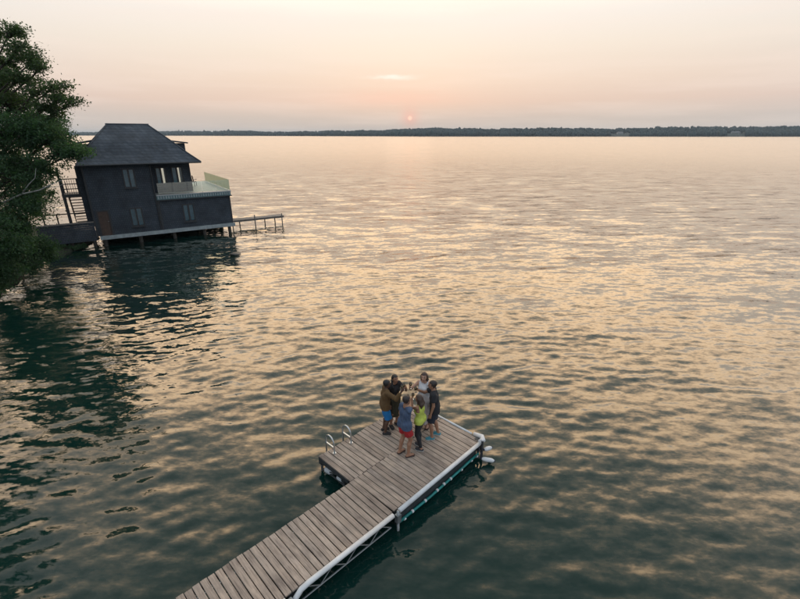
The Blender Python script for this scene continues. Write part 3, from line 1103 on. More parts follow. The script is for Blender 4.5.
# frames under the boards
for a, b in [(U_JOIN + 0.01, U_END - 0.02)] + sections:
    for v in (V_R + 0.05, V_S - 0.05):
        MB().box((a + 0.02, v - 0.025, DZ - 0.16), (b - 0.02, v + 0.025, DZ - 0.040)).build("stringer", M_DARKFRAME, dock)
    n = 3
    for k in range(n):
        u = a + 0.1 + (b - a - 0.2) * k / (n - 1)
        MB().box((u - 0.03, V_R + 0.076, DZ - 0.15), (u + 0.03, V_S - 0.076, DZ - 0.042)).build("crossbeam", M_DARKFRAME, dock)
for v in (V_S + 0.06, V_L - 0.06):
    MB().box((U_JOIN - 0.04, v - 0.03, DZ - 0.17), (U_END - 0.04, v + 0.03, DZ - 0.040)).build("stringer", M_DARKFRAME, dock)
for u in (U_JOIN - 0.05, 6.9, U_END - 0.08):
    MB().box((u - 0.03, V_S + 0.092, DZ - 0.16), (u + 0.03, V_L - 0.092, DZ - 0.042)).build("crossbeam", M_DARKFRAME, dock)


def truss(a, b, v, braces=7, zl=0.13):
    MB().tube([(a, v, zl), (b, v, zl)], 0.018, 6).build("lower_chord", M_FRAME, dock)
    for k in range(braces):
        u0, u1 = a + (b - a) * k / braces, a + (b - a) * (k + 1) / braces
        p, q = ((u0, v, zl), (u1, v, DZ - 0.12)) if k % 2 == 0 else ((u0, v, DZ - 0.12), (u1, v, zl))
        MB().tube([p, q], 0.012, 6).build("truss_brace", M_FRAME, dock)


for a, b in sections:
    truss(a + 0.05, b - 0.08, V_R - 0.012, 8)
    truss(a + 0.05, b - 0.08, V_S + 0.012, 8)
# white bumper rails
def bumper(pts, r=0.053):
    return MB().tube(pts, r, 10).build("bumper_rail", M_BUMPER, dock, smooth=True)


VB = V_R - 0.062
bumper([(U_JOIN + 0.10, VB, DZ - 0.005), (U_END - 0.10, VB, DZ - 0.005)])
for a, b in sections:
    bumper([(a + 0.02, VB - 0.03, DZ - 0.30), (a + 0.10, VB - 0.012, DZ - 0.12), (a + 0.24, VB, DZ - 0.025), (a + 0.40, VB, DZ - 0.005), (b - 0.06, VB, DZ - 0.005)])
bumper([(U_END + 0.045, V_R + 0.32, DZ), (U_END + 0.045, V_L - 0.3, DZ)], 0.030)
# legs with brackets at the joint and the corners
def leg(u, v, top, mat=M_FRAME, zb=-1.4):
    MB().tube([(u, v, zb), (u, v, top)], 0.032, 10).build("leg", mat, dock, smooth=True)
    MB().box((u - 0.055, v - 0.05, DZ - 0.26), (u + 0.055, v + 0.05, DZ - 0.05)).build("leg_bracket", mat, dock)


leg(U_JOIN + 0.04, V_R - 0.085, DZ + 0.05, M_FRAME)
for a, b in sections[:3]:
    leg(a - 0.01, V_R - 0.085, DZ - 0.03)
leg(U_END - 0.12, V_R - 0.02, DZ - 0.045, M_DARKFRAME)
for (u, v) in ((U_JOIN + 0.0, V_L - 0.02), (U_JOIN + 0.0, V_S + 0.35), (6.8, V_L - 0.0), (U_END - 0.1, V_L - 0.02)):
    leg(u, v, DZ - 0.045, M_DARKFRAME)
# cross pipes and pale floats under the open end of the platform
MB().tube([(U_JOIN - 0.02, V_S + 0.1, 0.13), (U_JOIN - 0.02, V_L - 0.02, 0.13)], 0.022, 6).build("cross_pipe", M_DARKFRAME, dock)
MB().tube([(U_JOIN - 0.02, V_S + 0.38, 0.36), (U_JOIN - 0.02, V_L - 0.03, 0.06)], 0.016, 6).build("cross_pipe", M_DARKFRAME, dock)
MB().tube([(U_JOIN + 0.03, V_L - 0.02, 0.16), (6.8, V_L, 0.16)], 0.02, 6).build("cross_pipe", M_DARKFRAME, dock)
for (u, v, L) in ((U_JOIN + 0.03, V_L - 0.28, 0.30), (U_JOIN + 0.06, V_L - 0.72, 0.26), (U_JOIN + 0.45, V_L - 0.14, 0.3)):
    prof = [(0.02, -L / 2), (0.06, -L / 2 + 0.02), (0.085, -L / 2 + 0.07), (0.085, L / 2 - 0.07), (0.06, L / 2 - 0.02), (0.02, L / 2)]
    MB().lathe(prof, (u, v, 0.14), 12, M=Matrix.Rotation(R(90), 4, "X") @ Matrix.Rotation(R(8), 4, "Y")).build("float", M_FLOAT, dock, smooth=True)
# teal water line with pale clips along the outer section
hose = MB().tube([(U_JOIN + 0.12, V_R - 0.05, 0.15), (6.4, V_R - 0.055, 0.11), (7.5, V_R - 0.05, 0.13), (U_END - 0.15, V_R - 0.05, 0.17)], 0.033, 8).build("teal_hose", M_TEAL, dock, smooth=True)
for k in range(9):
    u = U_JOIN + 0.28 + k * 0.355 + 0.09 * math.sin(k * 4.7)
    MB().lathe([(0.036, -0.028), (0.042, 0.0), (0.036, 0.028)], (u, V_R - 0.053, 0.125 + 0.01 * math.sin(k * 2)), 10, M=Matrix.Rotation(R(90), 4, "Y")).build("hose_clip", M_BUMPER, hose)
MB().box((U_JOIN + 0.1, V_R - 0.01, 0.02), (U_END - 0.2, V_R + 0.03, DZ - 0.17)).build("skirt_board", M_DARKFRAME, dock)

# the sections towards the shore swing a little at the joint
bpy.context.view_layer.update()
_p = Vector((U_JOIN, V_R + 0.6, 0))
SWING = Matrix.Translation(_p) @ Matrix.Rotation(R(-1.6), 4, "Z") @ Matrix.Translation(-_p)
for o in dock.children:
    c = o.matrix_basis @ (sum((Vector(q) for q in o.bound_box), Vector()) / 8)
    if c.x < 5.0 or (c.x < 5.19 and c.y < V_S):
        o.matrix_basis = SWING @ o.matrix_basis

DM = Matrix.Rotation(TH, 4, "Z")


def dpt(u, v, z=0.0):
    return DM @ Vector((u, v, z))


# swim ladder on the left side of the platform
lad = thing("swim_ladder", "aluminium swim ladder with two hooped handrails on the dock's left edge", "ladder", dpt(0, 0), TH)
for u in (5.50, 6.06):
    pts = []
    for k in range(13):
        a = math.pi * k / 12
        pts.append((u, V_L - 0.04 - 0.17 * math.cos(a), DZ + 0.26 + 0.19 * math.sin(a)))
    pts = [(u, V_L - 0.21, DZ + 0.003), *pts, (u, V_L + 0.13, DZ - 0.1), (u, V_L + 0.13, -1.1)]
    MB().tube(pts, 0.021, 8).build("handrail", M_CHROME, lad, smooth=True)
    MB().lathe([(0.05, 0), (0.05, 0.012)], (u, V_L - 0.21, DZ + 0.003), 12).build("base_flange", M_CHROME, lad)
    MB().bar((u, V_L - 0.19, DZ + 0.16), (u, V_L + 0.12, DZ + 0.16), 0.035, 0.03).build("brace", M_CHROME, lad)
for z in (0.24, -0.04, -0.32):
    MB().box((5.52, V_L + 0.09, z), (6.04, V_L + 0.17, z + 0.03)).build("step", M_CHROME, lad)

# white corner bumper and two hanging fenders at the dock's outer right corner
cb_ = thing("corner_bumper", "white rounded bumper fixed on the outer dock corner above the fenders", "bumper", dpt(U_END, V_R, DZ), TH)
MB().tube([(-0.14, -0.05, 0.02), (0.0, -0.07, 0.03), (0.09, 0.02, 0.03), (0.06, 0.26, 0.02)], [0.06, 0.075, 0.075, 0.055], 10).build("pad", M_BUMPER, cb_, smooth=True)
MB().box((-0.10, 0.03, 0.004), (0.0, 0.13, 0.02)).build("mounting_plate", M_DARKFRAME, cb_)


def fender(a, b, hang, label):
    a, b = Vector(a), Vector(b)
    d = (b - a).normalized()
    L = (b - a).length
    t = thing("fender", label, "fender", (0, 0, 0), 0)
    q = d.to_track_quat("Z", "Y").to_matrix().to_4x4()
    q.translation = a
    prof = [(0.018, -0.03), (0.03, 0.0), (0.050, 0.03), (0.060, 0.08), (0.060, L - 0.08), (0.050, L - 0.03), (0.03, L), (0.018, L + 0.03)]
    MB().lathe(prof, (0, 0, 0), 14, M=q).build("body", M_BUMPER, t, smooth=True)
    for e, p in ((a, -0.02), (b, 0.02)):
        MB().tube([e + d * (p - 0.012), e + d * (p + 0.012)], 0.03, 8).build("end_cap", M_ROPE, t)
    MB().tube([a - d * 0.02, (a + Vector(hang)) / 2 + Vector((0.02, 0, -0.03)), hang], 0.011, 6).build("rope", M_ROPE, t)


cn = dpt(U_END, V_R, DZ)
fender(dpt(U_END - 0.05, V_R - 0.17, DZ - 0.20), dpt(U_END + 0.18, V_R - 0.24, DZ - 0.23), dpt(U_END - 0.12, V_R - 0.05, DZ - 0.02), "white fender tied high on the outer dock corner, just under the bumper")
fender(dpt(U_END - 0.22, V_R - 0.22, 0.13), dpt(U_END - 0.02, V_R - 0.46, 0.08), dpt(U_END - 0.22, V_R - 0.08, DZ - 0.06), "white fender hanging low at the water by the outer dock corner")
cp = thing("mooring_post", "short dark mooring post at the outer dock corner between bumper and fenders", "post", dpt(U_END - 0.10, V_R - 0.12, 0), TH)
MB().tube([(0, 0, -1.2), (0, 0, DZ + 0.10)], 0.035, 8).build("shaft", M_DARKFRAME, cp)
MB().lathe([(0.045, 0), (0.045, 0.03), (0.02, 0.045)], (0, 0, DZ + 0.10), 10).build("cap", M_BUMPER, cp)


# ------------------------------------------------------------------ people (smooth distance-field bodies)
class Field:
    def __init__(self, lo, hi, vox):
        self.lo = np.array(lo, float)
        self.vox = vox
        self.n = np.ceil((np.array(hi) - self.lo) / vox).astype(int) + 1
        self.g = np.full(self.n, 1.0, np.float32)

    def block(self, lo, hi):
        i0 = np.clip(np.floor((np.array(lo) - self.lo) / self.vox).astype(int), 0, self.n)
        i1 = np.clip(np.ceil((np.array(hi) - self.lo) / self.vox).astype(int) + 1, 0, self.n)
        ax = [self.lo[k] + self.vox * np.arange(i0[k], i1[k]) for k in range(3)]
        P = np.stack(np.meshgrid(*ax, indexing="ij"), -1)
        return tuple(slice(i0[k], i1[k]) for k in range(3)), P

    def add(self, prim, k=0.02):
        fn, lo, hi = prim
        pad = k + 3 * self.vox
        sl, P = self.block(np.array(lo) - pad, np.array(hi) + pad)
        if P.size == 0:
            return
        d = fn(P)
        g = self.g[sl]
        if k > 0:
            h = np.clip(0.5 + 0.5 * (g - d) / k, 0, 1)
            self.g[sl] = g * (1 - h) + d * h - k * h * (1 - h)
        else:
            self.g[sl] = np.minimum(g, d)

    def cut(self, fn):
        sl, P = self.block(self.lo, self.lo + self.n * self.vox)
        self.g = np.maximum(self.g, fn(P).astype(np.float32))

    def nets(self):
        g = self.g
        s = g < 0
        nx, ny, nz = g.shape
        cnt = np.zeros((nx - 1, ny - 1, nz - 1), np.float32)
        acc = np.zeros((nx - 1, ny - 1, nz - 1, 3), np.float32)
        C = [(i, j, k) for i in (0, 1) for j in (0, 1) for k in (0, 1)]

        def sub(a, c):
            return a[c[0]:nx - 1 + c[0], c[1]:ny - 1 + c[1], c[2]:nz - 1 + c[2]]
        for a in C:
            for ax in range(3):
                if a[ax] == 1:
                    continue
                b = list(a)
                b[ax] = 1
                sa, sb = sub(s, a), sub(s, b)
                x = sa != sb
                if not x.any():
                    continue
                ga, gb = sub(g, a)[x], sub(g, b)[x]
                t = ga / (ga - gb)
                p = np.tile(np.array(a, np.float32), (len(t), 1))
                p[:, ax] = t
                acc[x] += p
                cnt[x] += 1
        act = cnt > 0
        idx = -np.ones(cnt.shape, np.int64)
        idx[act] = np.arange(act.sum())
        cell = np.argwhere(act)
        V = (cell + acc[act] / cnt[act][:, None]) * self.vox + self.lo
        F = []
        for ax in range(3):
            o1, o2 = [(1, 2), (2, 0), (0, 1)][ax]
            sl0 = [slice(1, n - 1) for n in g.shape]
            sl1 = [slice(1, n - 1) for n in g.shape]
            sl0[ax] = slice(0, g.shape[ax] - 1)
            sl1[ax] = slice(1, g.shape[ax])
            s0, s1 = s[tuple(sl0)], s[tuple(sl1)]
            e = np.argwhere(s0 != s1)
            if len(e) == 0:
                continue
            base = e.copy()
            base[:, o1] += 1
            base[:, o2] += 1
            flip = s0[tuple(e.T)]
            q = []
            for (d1, d2) in ((-1, -1), (0, -1), (0, 0), (-1, 0)):
                c = base.copy()
                c[:, o1] += d1
                c[:, o2] += d2
                q.append(idx[tuple(c.T)])
            q = np.stack(q, -1)
            q[~flip] = q[~flip][:, ::-1]
            F.append(q)
        return V, np.concatenate(F)


def cone(a, b, ra, rb, flat=False):
    a, b = np.array(a, float), np.array(b, float)
    ba = b - a
    L2 = max(ba @ ba, 1e-9)
    r = max(ra, rb)

    def fn(P):
        t = ((P - a) @ ba) / L2
        tc_ = np.clip(t, 0, 1)
        d = np.linalg.norm(P - a - tc_[..., None] * ba, axis=-1) - (ra + (rb - ra) * tc_)
        if flat:
            d = np.maximum(d, (t - 1) * math.sqrt(L2))
        return d
    return fn, np.minimum(a, b) - r, np.maximum(a, b) + r


def ellip(c, r, rot=None):
    c, r = np.array(c, float), np.array(r, float)

    def fn(P):
        q = P - c
        if rot is not None:
            q = q @ rot
        k = np.linalg.norm(q / r, axis=-1)
        return (k - 1) * r.min()
    m = r.max()
    return fn, c - m, c + m


def rotz(a):
    return np.array([[math.cos(a), -math.sin(a), 0], [math.sin(a), math.cos(a), 0], [0, 0, 1]])


def ik(S, T, l1, l2, hint):
    S, T = np.array(S, float), np.array(T, float)
    d = T - S
    L = np.linalg.norm(d)
    if L > (l1 + l2) * 0.985:
        T = S + d / L * (l1 + l2) * 0.985
        d = T - S
        L = np.linalg.norm(d)
    u = d / L
    a = (l1 * l1 - l2 * l2 + L * L) / (2 * L)
    h = math.sqrt(max(l1 * l1 - a * a, 0))
    hv = np.array(hint, float)
    hv = hv - u * (hv @ u)
    hv /= np.linalg.norm(hv) + 1e-9
    return S + u * a + hv * h, T


def hand_mesh(Wp, d, lat, side, hold, s):
    """a hand with palm, four unequal fingers and a thumb; returns vertices and faces"""
    d = d / np.linalg.norm(d)
    lat = lat - d * (lat @ d)
    lat /= np.linalg.norm(lat)
    n = np.cross(lat, d) if side > 0 else np.cross(d, lat)
    P = lambda a, b, c: Wp + s * (d * a + lat * b + n * c)
    lo, hi = Wp - 0.2 * s - 0.03, Wp + 0.2 * s + 0.03
    f = Field(lo, hi, 0.0042)
    f.add(cone(P(-0.03, 0, 0), P(0.01, 0, 0), 0.026 * s, 0.024 * s), 0.012)
    for b0, b1 in ((0.012, 0.030), (0.004, 0.010), (-0.006, -0.010), (-0.014, -0.028)):
        f.add(cone(P(0.0, b0, 0), P(0.085, b1, 0), 0.018 * s, 0.0125 * s), 0.012)
    ang_ = (35, 80, 120) if hold else (18, 42, 62)
    for i, (b, ln) in enumerate(((0.032, 0.95), (0.0115, 1.06), (-0.0095, 1.0), (-0.030, 0.78))):
        p = P(0.085 - 0.004 * abs(i - 1), b, 0)
        for seg, (aa, L) in enumerate(zip(ang_, (0.040, 0.027, 0.021))):
            a = R(aa + (3 * i))
            q = p + s * L * ln * (d * math.cos(a) + n * math.sin(a) + lat * (0.06 * (1.5 - i)))
            f.add(cone(p, q, (0.0098 - 0.0008 * seg) * s, (0.0090 - 0.0008 * seg) * s), 0.004)
            p = q
    p = P(0.022, 0.026, 0.008)
    for dv_, L in ((d * 0.55 + lat * 0.55 + n * 0.55, 0.045), (d * 0.75 + lat * 0.1 + n * 0.75, 0.034)):
        q = p + s * L * dv_ / np.linalg.norm(dv_)
        f.add(cone(p, q, 0.0125 * s, 0.0098 * s), 0.008)
        p = q
    return f.nets(), P(0.085, 0.0, 0.047)


SKINS = {}


def skin_mats(tone):
    if tone not in SKINS:
        c = {"dark": (0.085, 0.042, 0.026), "tan": (0.30, 0.155, 0.095), "fair": (0.46, 0.27, 0.19), "mid": (0.22, 0.115, 0.072)}[tone]
        sk = plain("skin_" + tone, c, 0.55, 0.06, 12)
        lip = plain("lips_" + tone, (c[0] * 0.75, c[1] * 0.5, c[2] * 0.5), 0.5, 0.05, 12)
        SKINS[tone] = (sk, lip)
    return SKINS[tone]


M_EYE = plain("dark_eye", (0.02, 0.015, 0.012), 0.3, 0.1, 10)
CLOTH = {}


def cloth(name, c, rough=0.85):
    if name not in CLOTH:
        CLOTH[name] = plain(name, c, rough, 0.18, 7, bump=0.25)
    return CLOTH[name]


M_GLASSWARE = glass_mat("clear_drinking_glass", (0.93, 0.95, 0.95), 1.5, 0.12)
M_WINE = plain("pale_wine", (0.62, 0.38, 0.10), 0.2, 0.1, 6)


def person(label, feet_px, face_to, H, female, tone, clothes, hair, hold_at=None, hold_side=1, rest=None, stance=0.2, step=0.0,
           lean=(0.0, 0.02), glass_label=None, head_turn=0.0, head_tilt=0.0, shoes=None, other_hand=None, bw=1.0):
    base = at_z(feet_px[0], feet_px[1], DZ)
    fx, fy = face_to[0] - base.x, face_to[1] - base.y
    rz = math.atan2(-fx, fy)
    top = thing("person", label, "person", (base.x, base.y, DZ + 0.001), rz, "friends toasting on the dock")
    Mi = (Matrix.Translation((base.x, base.y, DZ)) @ Matrix.Rotation(rz, 4, "Z")).inverted()
    s = H / 1.72
    V3 = lambda x, y, z: np.array([x, y, z]) * s
    sw = (0.155 if female else 0.170) * (0.4 + 0.6 * bw)
    lx, ly = lean
    ank = {sd: V3(sd * stance / 2, sd * step - 0.03, 0.085) for sd in (-1, 1)}
    ftyaw = {sd: -sd * 0.16 for sd in (-1, 1)}
    pel = V3(lx * 0.3, ly * 0.3 - 0.02, 0.935)
    hip = {sd: pel + V3(sd * 0.088, 0, -0.02) for sd in (-1, 1)}
    chest = V3(lx * 0.7, ly * 0.7 - 0.01, 1.24)
    shl = V3(lx, ly, 1.405)
    sho = {sd: shl + V3(sd * sw, -0.005, 0) for sd in (-1, 1)}
    neck = shl + V3(0, 0.0, 0.055)
    hd = neck + V3(0.02 * math.sin(head_tilt), 0.03, 0.145)
    HR = rotz(head_turn)
    hp = lambda x, y, z: hd + HR @ V3(x, y, z)
    knee = {}
    for sd in (-1, 1):
        knee[sd], _ = ik(hip[sd], ank[sd], 0.425 * s, 0.425 * s, (sd * 0.15, 1, 0))
    hand, elbow, hdir, hlat, holds = {}, {}, {}, {}, {}
    for sd in (-1, 1):
        if hold_at is not None and sd == hold_side:
            T = np.array(Mi @ Vector(hold_at))
            dirn = T - sho[sd]
            dirn /= np.linalg.norm(dirn)
            T = T - dirn * 0.095 * s - np.array([-sd * 0.045, 0, 0]) * s
            elbow[sd], hand[sd] = ik(sho[sd], T, 0.29 * s, 0.26 * s, (sd * 0.55, -0.1, -1))
            holds[sd] = True
            hlat[sd] = np.array([0, 0, 1.0])
        elif other_hand is not None and sd == -hold_side:
            T = V3(*other_hand)
            elbow[sd], hand[sd] = ik(sho[sd], T, 0.29 * s, 0.26 * s, (sd * 0.8, -0.6, -0.6))
            holds[sd] = False
            hlat[sd] = np.array([0, 0.6, 0.8])
        else:
            T = sho[sd] + V3(sd * 0.085, 0.05, -0.535)
            elbow[sd], hand[sd] = ik(sho[sd], T, 0.29 * s, 0.26 * s, (sd * 0.5, -1, 0))
            holds[sd] = False
            hlat[sd] = np.array([0, 1.0, 0])
        hdir[sd] = hand[sd] - elbow[sd]

    hw = 1.06 if female else 1.0

    def torso_prims(g):
        pr_ = []
        pr_.append((cone(hip[-1] + V3(0.01, 0, 0.02), hip[1] + V3(-0.01, 0, 0.02), 0.098 * s * hw * bw + g, 0.098 * s * hw * bw + g), 0.03))
        wx = 0.048 if female else 0.062
        wr = 0.085 if female else 0.098
        waist = pel * 0.55 + chest * 0.45
        for sd in (-1, 1):
            pr_.append((cone(pel + V3(sd * 0.06, 0, 0), waist + V3(sd * wx, 0, 0), 0.098 * s * bw + g, wr * s * bw + g), 0.04))
            pr_.append((cone(waist + V3(sd * wx, 0, 0), chest + V3(sd * (0.062 if female else 0.078), 0.0, 0.03), wr * s * bw + g, 0.096 * s * bw + g), 0.04))
            pr_.append((cone(chest + V3(sd * 0.07, 0, 0.02), sho[sd] + V3(-sd * 0.035, 0, -0.03), 0.088 * s * bw + g, 0.062 * s * bw + g), 0.04))
            pr_.append((cone(neck + V3(sd * 0.02, -0.01, 0.0), sho[sd] + V3(-sd * 0.01, 0, 0.012), 0.042 * s * bw + g, 0.046 * s * bw + g), 0.03))
            if female:
                pr_.append((ellip(chest + V3(sd * 0.066, 0.075, 0.0), np.array([0.058, 0.05, 0.056]) * s + g), 0.03))
        return pr_

    def arm_prims(sd, g, upto=2.0, r0=0.049, flat=True):
        S, E, Hn = sho[sd], elbow[sd], hand[sd]
        r0 = r0 * (0.88 if female else 1.0)
        out = []
        if upto <= 1.0:
            out.append((cone(S, S + (E - S) * upto, r0 * s + g, (0.044 if not female else 0.038) * s + g * 1.25, flat), 0.012))
        else:
            out.append((cone(S, E, r0 * s + g, 0.038 * s * (0.92 if female else 1) + g), 0.02))
            t = min(upto - 1, 1.0)
            out.append((cone(E, E + (Hn - E) * t, 0.040 * s * (0.9 if female else 1) + g, (0.040 - 0.014 * t) * s + g, flat and g > 0), 0.015))
        return out

    def leg_prims(sd, g, upto=2.0, loose=0.0):
        h_, k_, a_ = hip[sd], knee[sd], ank[sd]
        out = []
        if upto <= 1.0:
            e = h_ + (k_ - h_) * upto
            out.append((cone(h_ + V3(0, 0, -0.02), e, 0.088 * s * hw + g, (0.088 - 0.03 * upto) * s + g + loose, True), 0.02))
        else:
            out.append((cone(h_ + V3(0, 0, -0.02), k_, 0.086 * s * hw + g, 0.055 * s + g), 0.02))
            c_ = k_ * 0.68 + a_ * 0.32 + V3(0, -0.022, 0)
            out.append((cone(k_, c_, 0.050 * s + g, 0.053 * s + g), 0.02))
            t = upto - 1
            out.append((cone(c_, a_ * t + c_ * (1 - t), 0.053 * s + g, 0.034 * s + g, g > 0), 0.02))
        return out

    def foot_prims(sd, g=0.0):
        FR = rotz(ftyaw[sd])
        a_ = ank[sd]
        q = lambda x, y, z: np.array([a_[0], a_[1], 0]) + FR @ V3(x, y, z)
        return [(cone(a_, q(0, -0.03, 0.045), 0.034 * s + g, 0.036 * s + g), 0.02),
                (cone(q(0, -0.04, 0.036), q(0, 0.06, 0.04), 0.034 * s + g, 0.036 * s + g), 0.02),
                (cone(q(0, 0.02, 0.05), q(0, 0.135, 0.030), 0.040 * s + g, 0.028 * s + g), 0.02),
                (cone(q(-0.022, 0.10, 0.026), q(0.022, 0.13, 0.026), 0.026 * s + g, 0.024 * s + g), 0.02)]

    allp = np.array([*sho.values(), *hand.values(), *elbow.values(), *ank.values(), hd])
    lo = allp.min(0) - 0.24
    hi = allp.max(0) + 0.24
    lo[2] = -0.02
    f = Field(lo, hi, 0.0115)
    for p, k in torso_prims(0.0):
        f.add(p, k)
    for sd in (-1, 1):
        for p, k in arm_prims(sd, 0.0) + leg_prims(sd, 0.0) + foot_prims(sd):
            f.add(p, k)
    f.add(cone(neck + V3(0, -0.012, -0.02), hd + V3(0, -0.015, -0.06), (0.050 if female else 0.057) * s, (0.047 if female else 0.054) * s), 0.02)
    f.add(ellip(hp(0, -0.004, 0.015), np.array([0.074, 0.094, 0.100]) * s, HR), 0.02)
    f.add(ellip(hp(0, 0.028, -0.045), np.array([0.056, 0.060, 0.070]) * s, HR), 0.025)
    f.add(cone(hp(0, 0.088, 0.012), hp(0, 0.110, -0.022), 0.009 * s, 0.014 * s), 0.012)
    for sd in (-1, 1):
        f.add(ellip(hp(sd * 0.077, -0.006, -0.012), np.array([0.012, 0.022, 0.032]) * s, HR), 0.008)
    f.cut(lambda P: 0.004 - P[..., 2])
    V, Fq = f.nets()
    grips = {}
    for sd in (-1, 1):
        (hv, hf), grip = hand_mesh(hand[sd], hdir[sd], hlat[sd], sd, holds[sd], s * (0.92 if female else 1.0))
        grips[sd] = grip
        Fq = np.concatenate([Fq, hf + len(V)])
        V = np.concatenate([V, hv])
    me = mesh_np("body", V, Fq, True)
    sk, lip = skin_mats(tone)
    for m in (sk, lip, M_EYE):
        me.materials.append(m)
    cen = V[Fq].mean(1)
    q = ((cen - hd) @ HR) / s
    front = q[:, 1] > 0.055
    eye = front & (np.abs(np.abs(q[:, 0]) - 0.032) < 0.013) & (np.abs(q[:, 2] - 0.018) < 0.008)
    brow = front & (np.abs(np.abs(q[:, 0]) - 0.034) < 0.020) & (np.abs(q[:, 2] - 0.042) < 0.005)
    mouth = front & (np.abs(q[:, 0]) < 0.026) & (np.abs(q[:, 2] + 0.062) < 0.009)
    mi = np.zeros(len(Fq), np.int32)
    mi[mouth] = 1
    mi[eye | brow] = 2
    me.polygons.foreach_set("material_index", mi)
    link("body", me, top)

    def garment(name, prims, mat, vox=0.012, cuts=(), fold=0.0):
        los = np.min([np.array(p[0][1]) for p in prims], 0) - 0.06
        his = np.max([np.array(p[0][2]) for p in prims], 0) + 0.06
        fl = Field(los, his, vox)
        for p, k in prims:
            fl.add(p, k)
        if fold:
            sl, P = fl.block(fl.lo, fl.lo + fl.n * fl.vox)
            x, y, z = P[..., 0], P[..., 1], P[..., 2]
            fl.g = fl.g + (fold * (np.sin(38 * z + 14 * x + 9 * np.sin(9 * y + 5 * x)) * 0.6 + np.sin(21 * z - 30 * x + 12 * y + 2) * 0.5)).astype(np.float32)
        for c in cuts:
            fl.cut(c)
        v, fc_ = fl.nets()
        m_ = mesh_np(name, v, fc_, True)
        m_.materials.append(mat)
        return link(name, m_, top)

    wrinkle = lambda P: 0.004 * np.sin(P[..., 2] * 55 + P[..., 0] * 30) * np.sin(P[..., 0] * 40 + P[..., 1] * 50)
    neck_hole = lambda r: (lambda P: (r * s) - np.linalg.norm((P - (neck + V3(0, 0.018, 0.045))) * np.array([1, 1, 1.0]), axis=-1))
    for c in clothes:
        kind, nm, mat = c[0], c[1], c[2]
        opt = c[3] if len(c) > 3 else {}
        if kind == "shirt":
            g = opt.get("g", 0.016)
            prims = torso_prims(g)
            hem = opt.get("hem", 0.88) * s
            sl_ = opt.get("sleeve", 0.55)
            if sl_ > 0:
                for sd in (-1, 1):
                    prims += arm_prims(sd, g + 0.006, sl_)
            for sd in (-1, 1):
                prims.append((cone(hip[sd] + V3(0, 0, 0.06), hip[sd] + V3(sd * 0.004, 0, -0.08), 0.098 * s * hw + opt.get('hip', max(g, 0.016) + 0.014), 0.098 * s * hw + opt.get('hip', max(g, 0.016) + 0.016)), 0.03))
            cuts = [lambda P: hem - P[..., 2] + wrinkle(P), neck_hole(opt.get("neck", 0.092))]
            if sl_ == 0:
                for sd in (-1, 1):
                    o_, nrm_ = sho[sd] + V3(-sd * 0.030, 0, 0), np.array([sd * 1.0, 0, 0.15])
                    cuts.append(lambda P, o_=o_, nrm_=nrm_: np.where(P[..., 2] > (chest[2] + 0.01), (P - o_) @ nrm_, -1.0))
                cuts.append(lambda P: P[..., 2] - (neck[2] + 0.015))
            garment(nm, prims, mat, cuts=cuts, fold=0.005)
        elif kind == "shorts":
            g = opt.get("g", 0.020)
            prims = [(cone(hip[-1] + V3(0.005, 0, 0.04), hip[1] + V3(-0.005, 0, 0.04), 0.100 * s * hw + g, 0.100 * s * hw + g), 0.03)]
            for sd in (-1, 1):
                prims += leg_prims(sd, g, opt.get("upto", 0.85), opt.get("loose", 0.022))
            garment(nm, prims, mat, cuts=[lambda P: P[..., 2] - 0.95 * s], fold=0.006)
        elif kind == "leggings":
            g = 0.009
            prims = [(cone(hip[-1] + V3(0.01, 0, 0.03), hip[1] + V3(-0.01, 0, 0.03), 0.098 * s * hw + g, 0.098 * s * hw + g), 0.03)]
            for sd in (-1, 1):
                prims += leg_prims(sd, g, 1.92)
            garment(nm, prims, mat, cuts=[lambda P: P[..., 2] - 1.03 * s])
        elif kind == "skirt":
            zt, zb = opt.get("top", 1.06) * s, opt.get("hem", 0.45) * s
            rt, rb = opt.get("rt", 0.135) * s, opt.get("rb", 0.25) * s
            nf = opt.get("folds", 9)
            cx, cy = pel[0], pel[1]

            def fn(P):
                z = P[..., 2]
                t = np.clip((zt - z) / (zt - zb), 0, 1)
                x, y = P[..., 0] - cx * (1 - t), (P[..., 1] - cy * (1 - t)) * 1.18
                a = np.arctan2(y, x)
                r = rt + (rb - rt) * np.minimum(1, 0.25 * np.sqrt(t) + 0.8 * t) + 0.05 * s * np.exp(-((t - 0.22) / 0.2) ** 2)
                r = r + t * 0.016 * np.sin(nf * a + 3 * t) + t * 0.01 * np.sin((nf + 4) * a - 5 * t)
                d = np.sqrt(x * x + y * y) - r
                return np.maximum(np.maximum(d * 0.85, z - zt), zb - z + 0.01 * np.sin(3 * a))
            rr = max(rt, rb) + 0.07
            garment(nm, [((fn, np.array([-rr, -rr, zb]), np.array([rr, rr, zt])), 0.0)], mat)
    # shoes
    if shoes:
        nm, mat, sole = shoes
        for sd in (-1, 1):
            prims = foot_prims(sd, 0.010)[1:]
            FR = rotz(ftyaw[sd])
            a_ = ank[sd]
            cut_z = 0.115 * s if nm != "sandal" else 0.045 * s
            sh = garment(nm, prims, mat, 0.011, [lambda P: P[..., 2] - cut_z, lambda P: 0.012 - P[..., 2]])
            so = Field(np.array([a_[0] - 0.2, a_[1] - 0.2, -0.02]), np.array([a_[0] + 0.2, a_[1] + 0.3, 0.1]), 0.010)
            for p, k in foot_prims(sd, 0.016)[1:]:
                so.add(p, k)
            so.cut(lambda P: P[..., 2] - 0.026)
            so.cut(lambda P: 0.001 - P[..., 2])
            v, fc_ = so.nets()
            m_ = mesh_np("sole", v, fc_, True)
            m_.materials.append(sole)
            link("sole", m_, sh)
    # hair
    hm, style = hair
    prims = [(ellip(hp(0, -0.014, 0.028), np.array([0.086, 0.102, 0.104]) * s, HR), 0.02)]
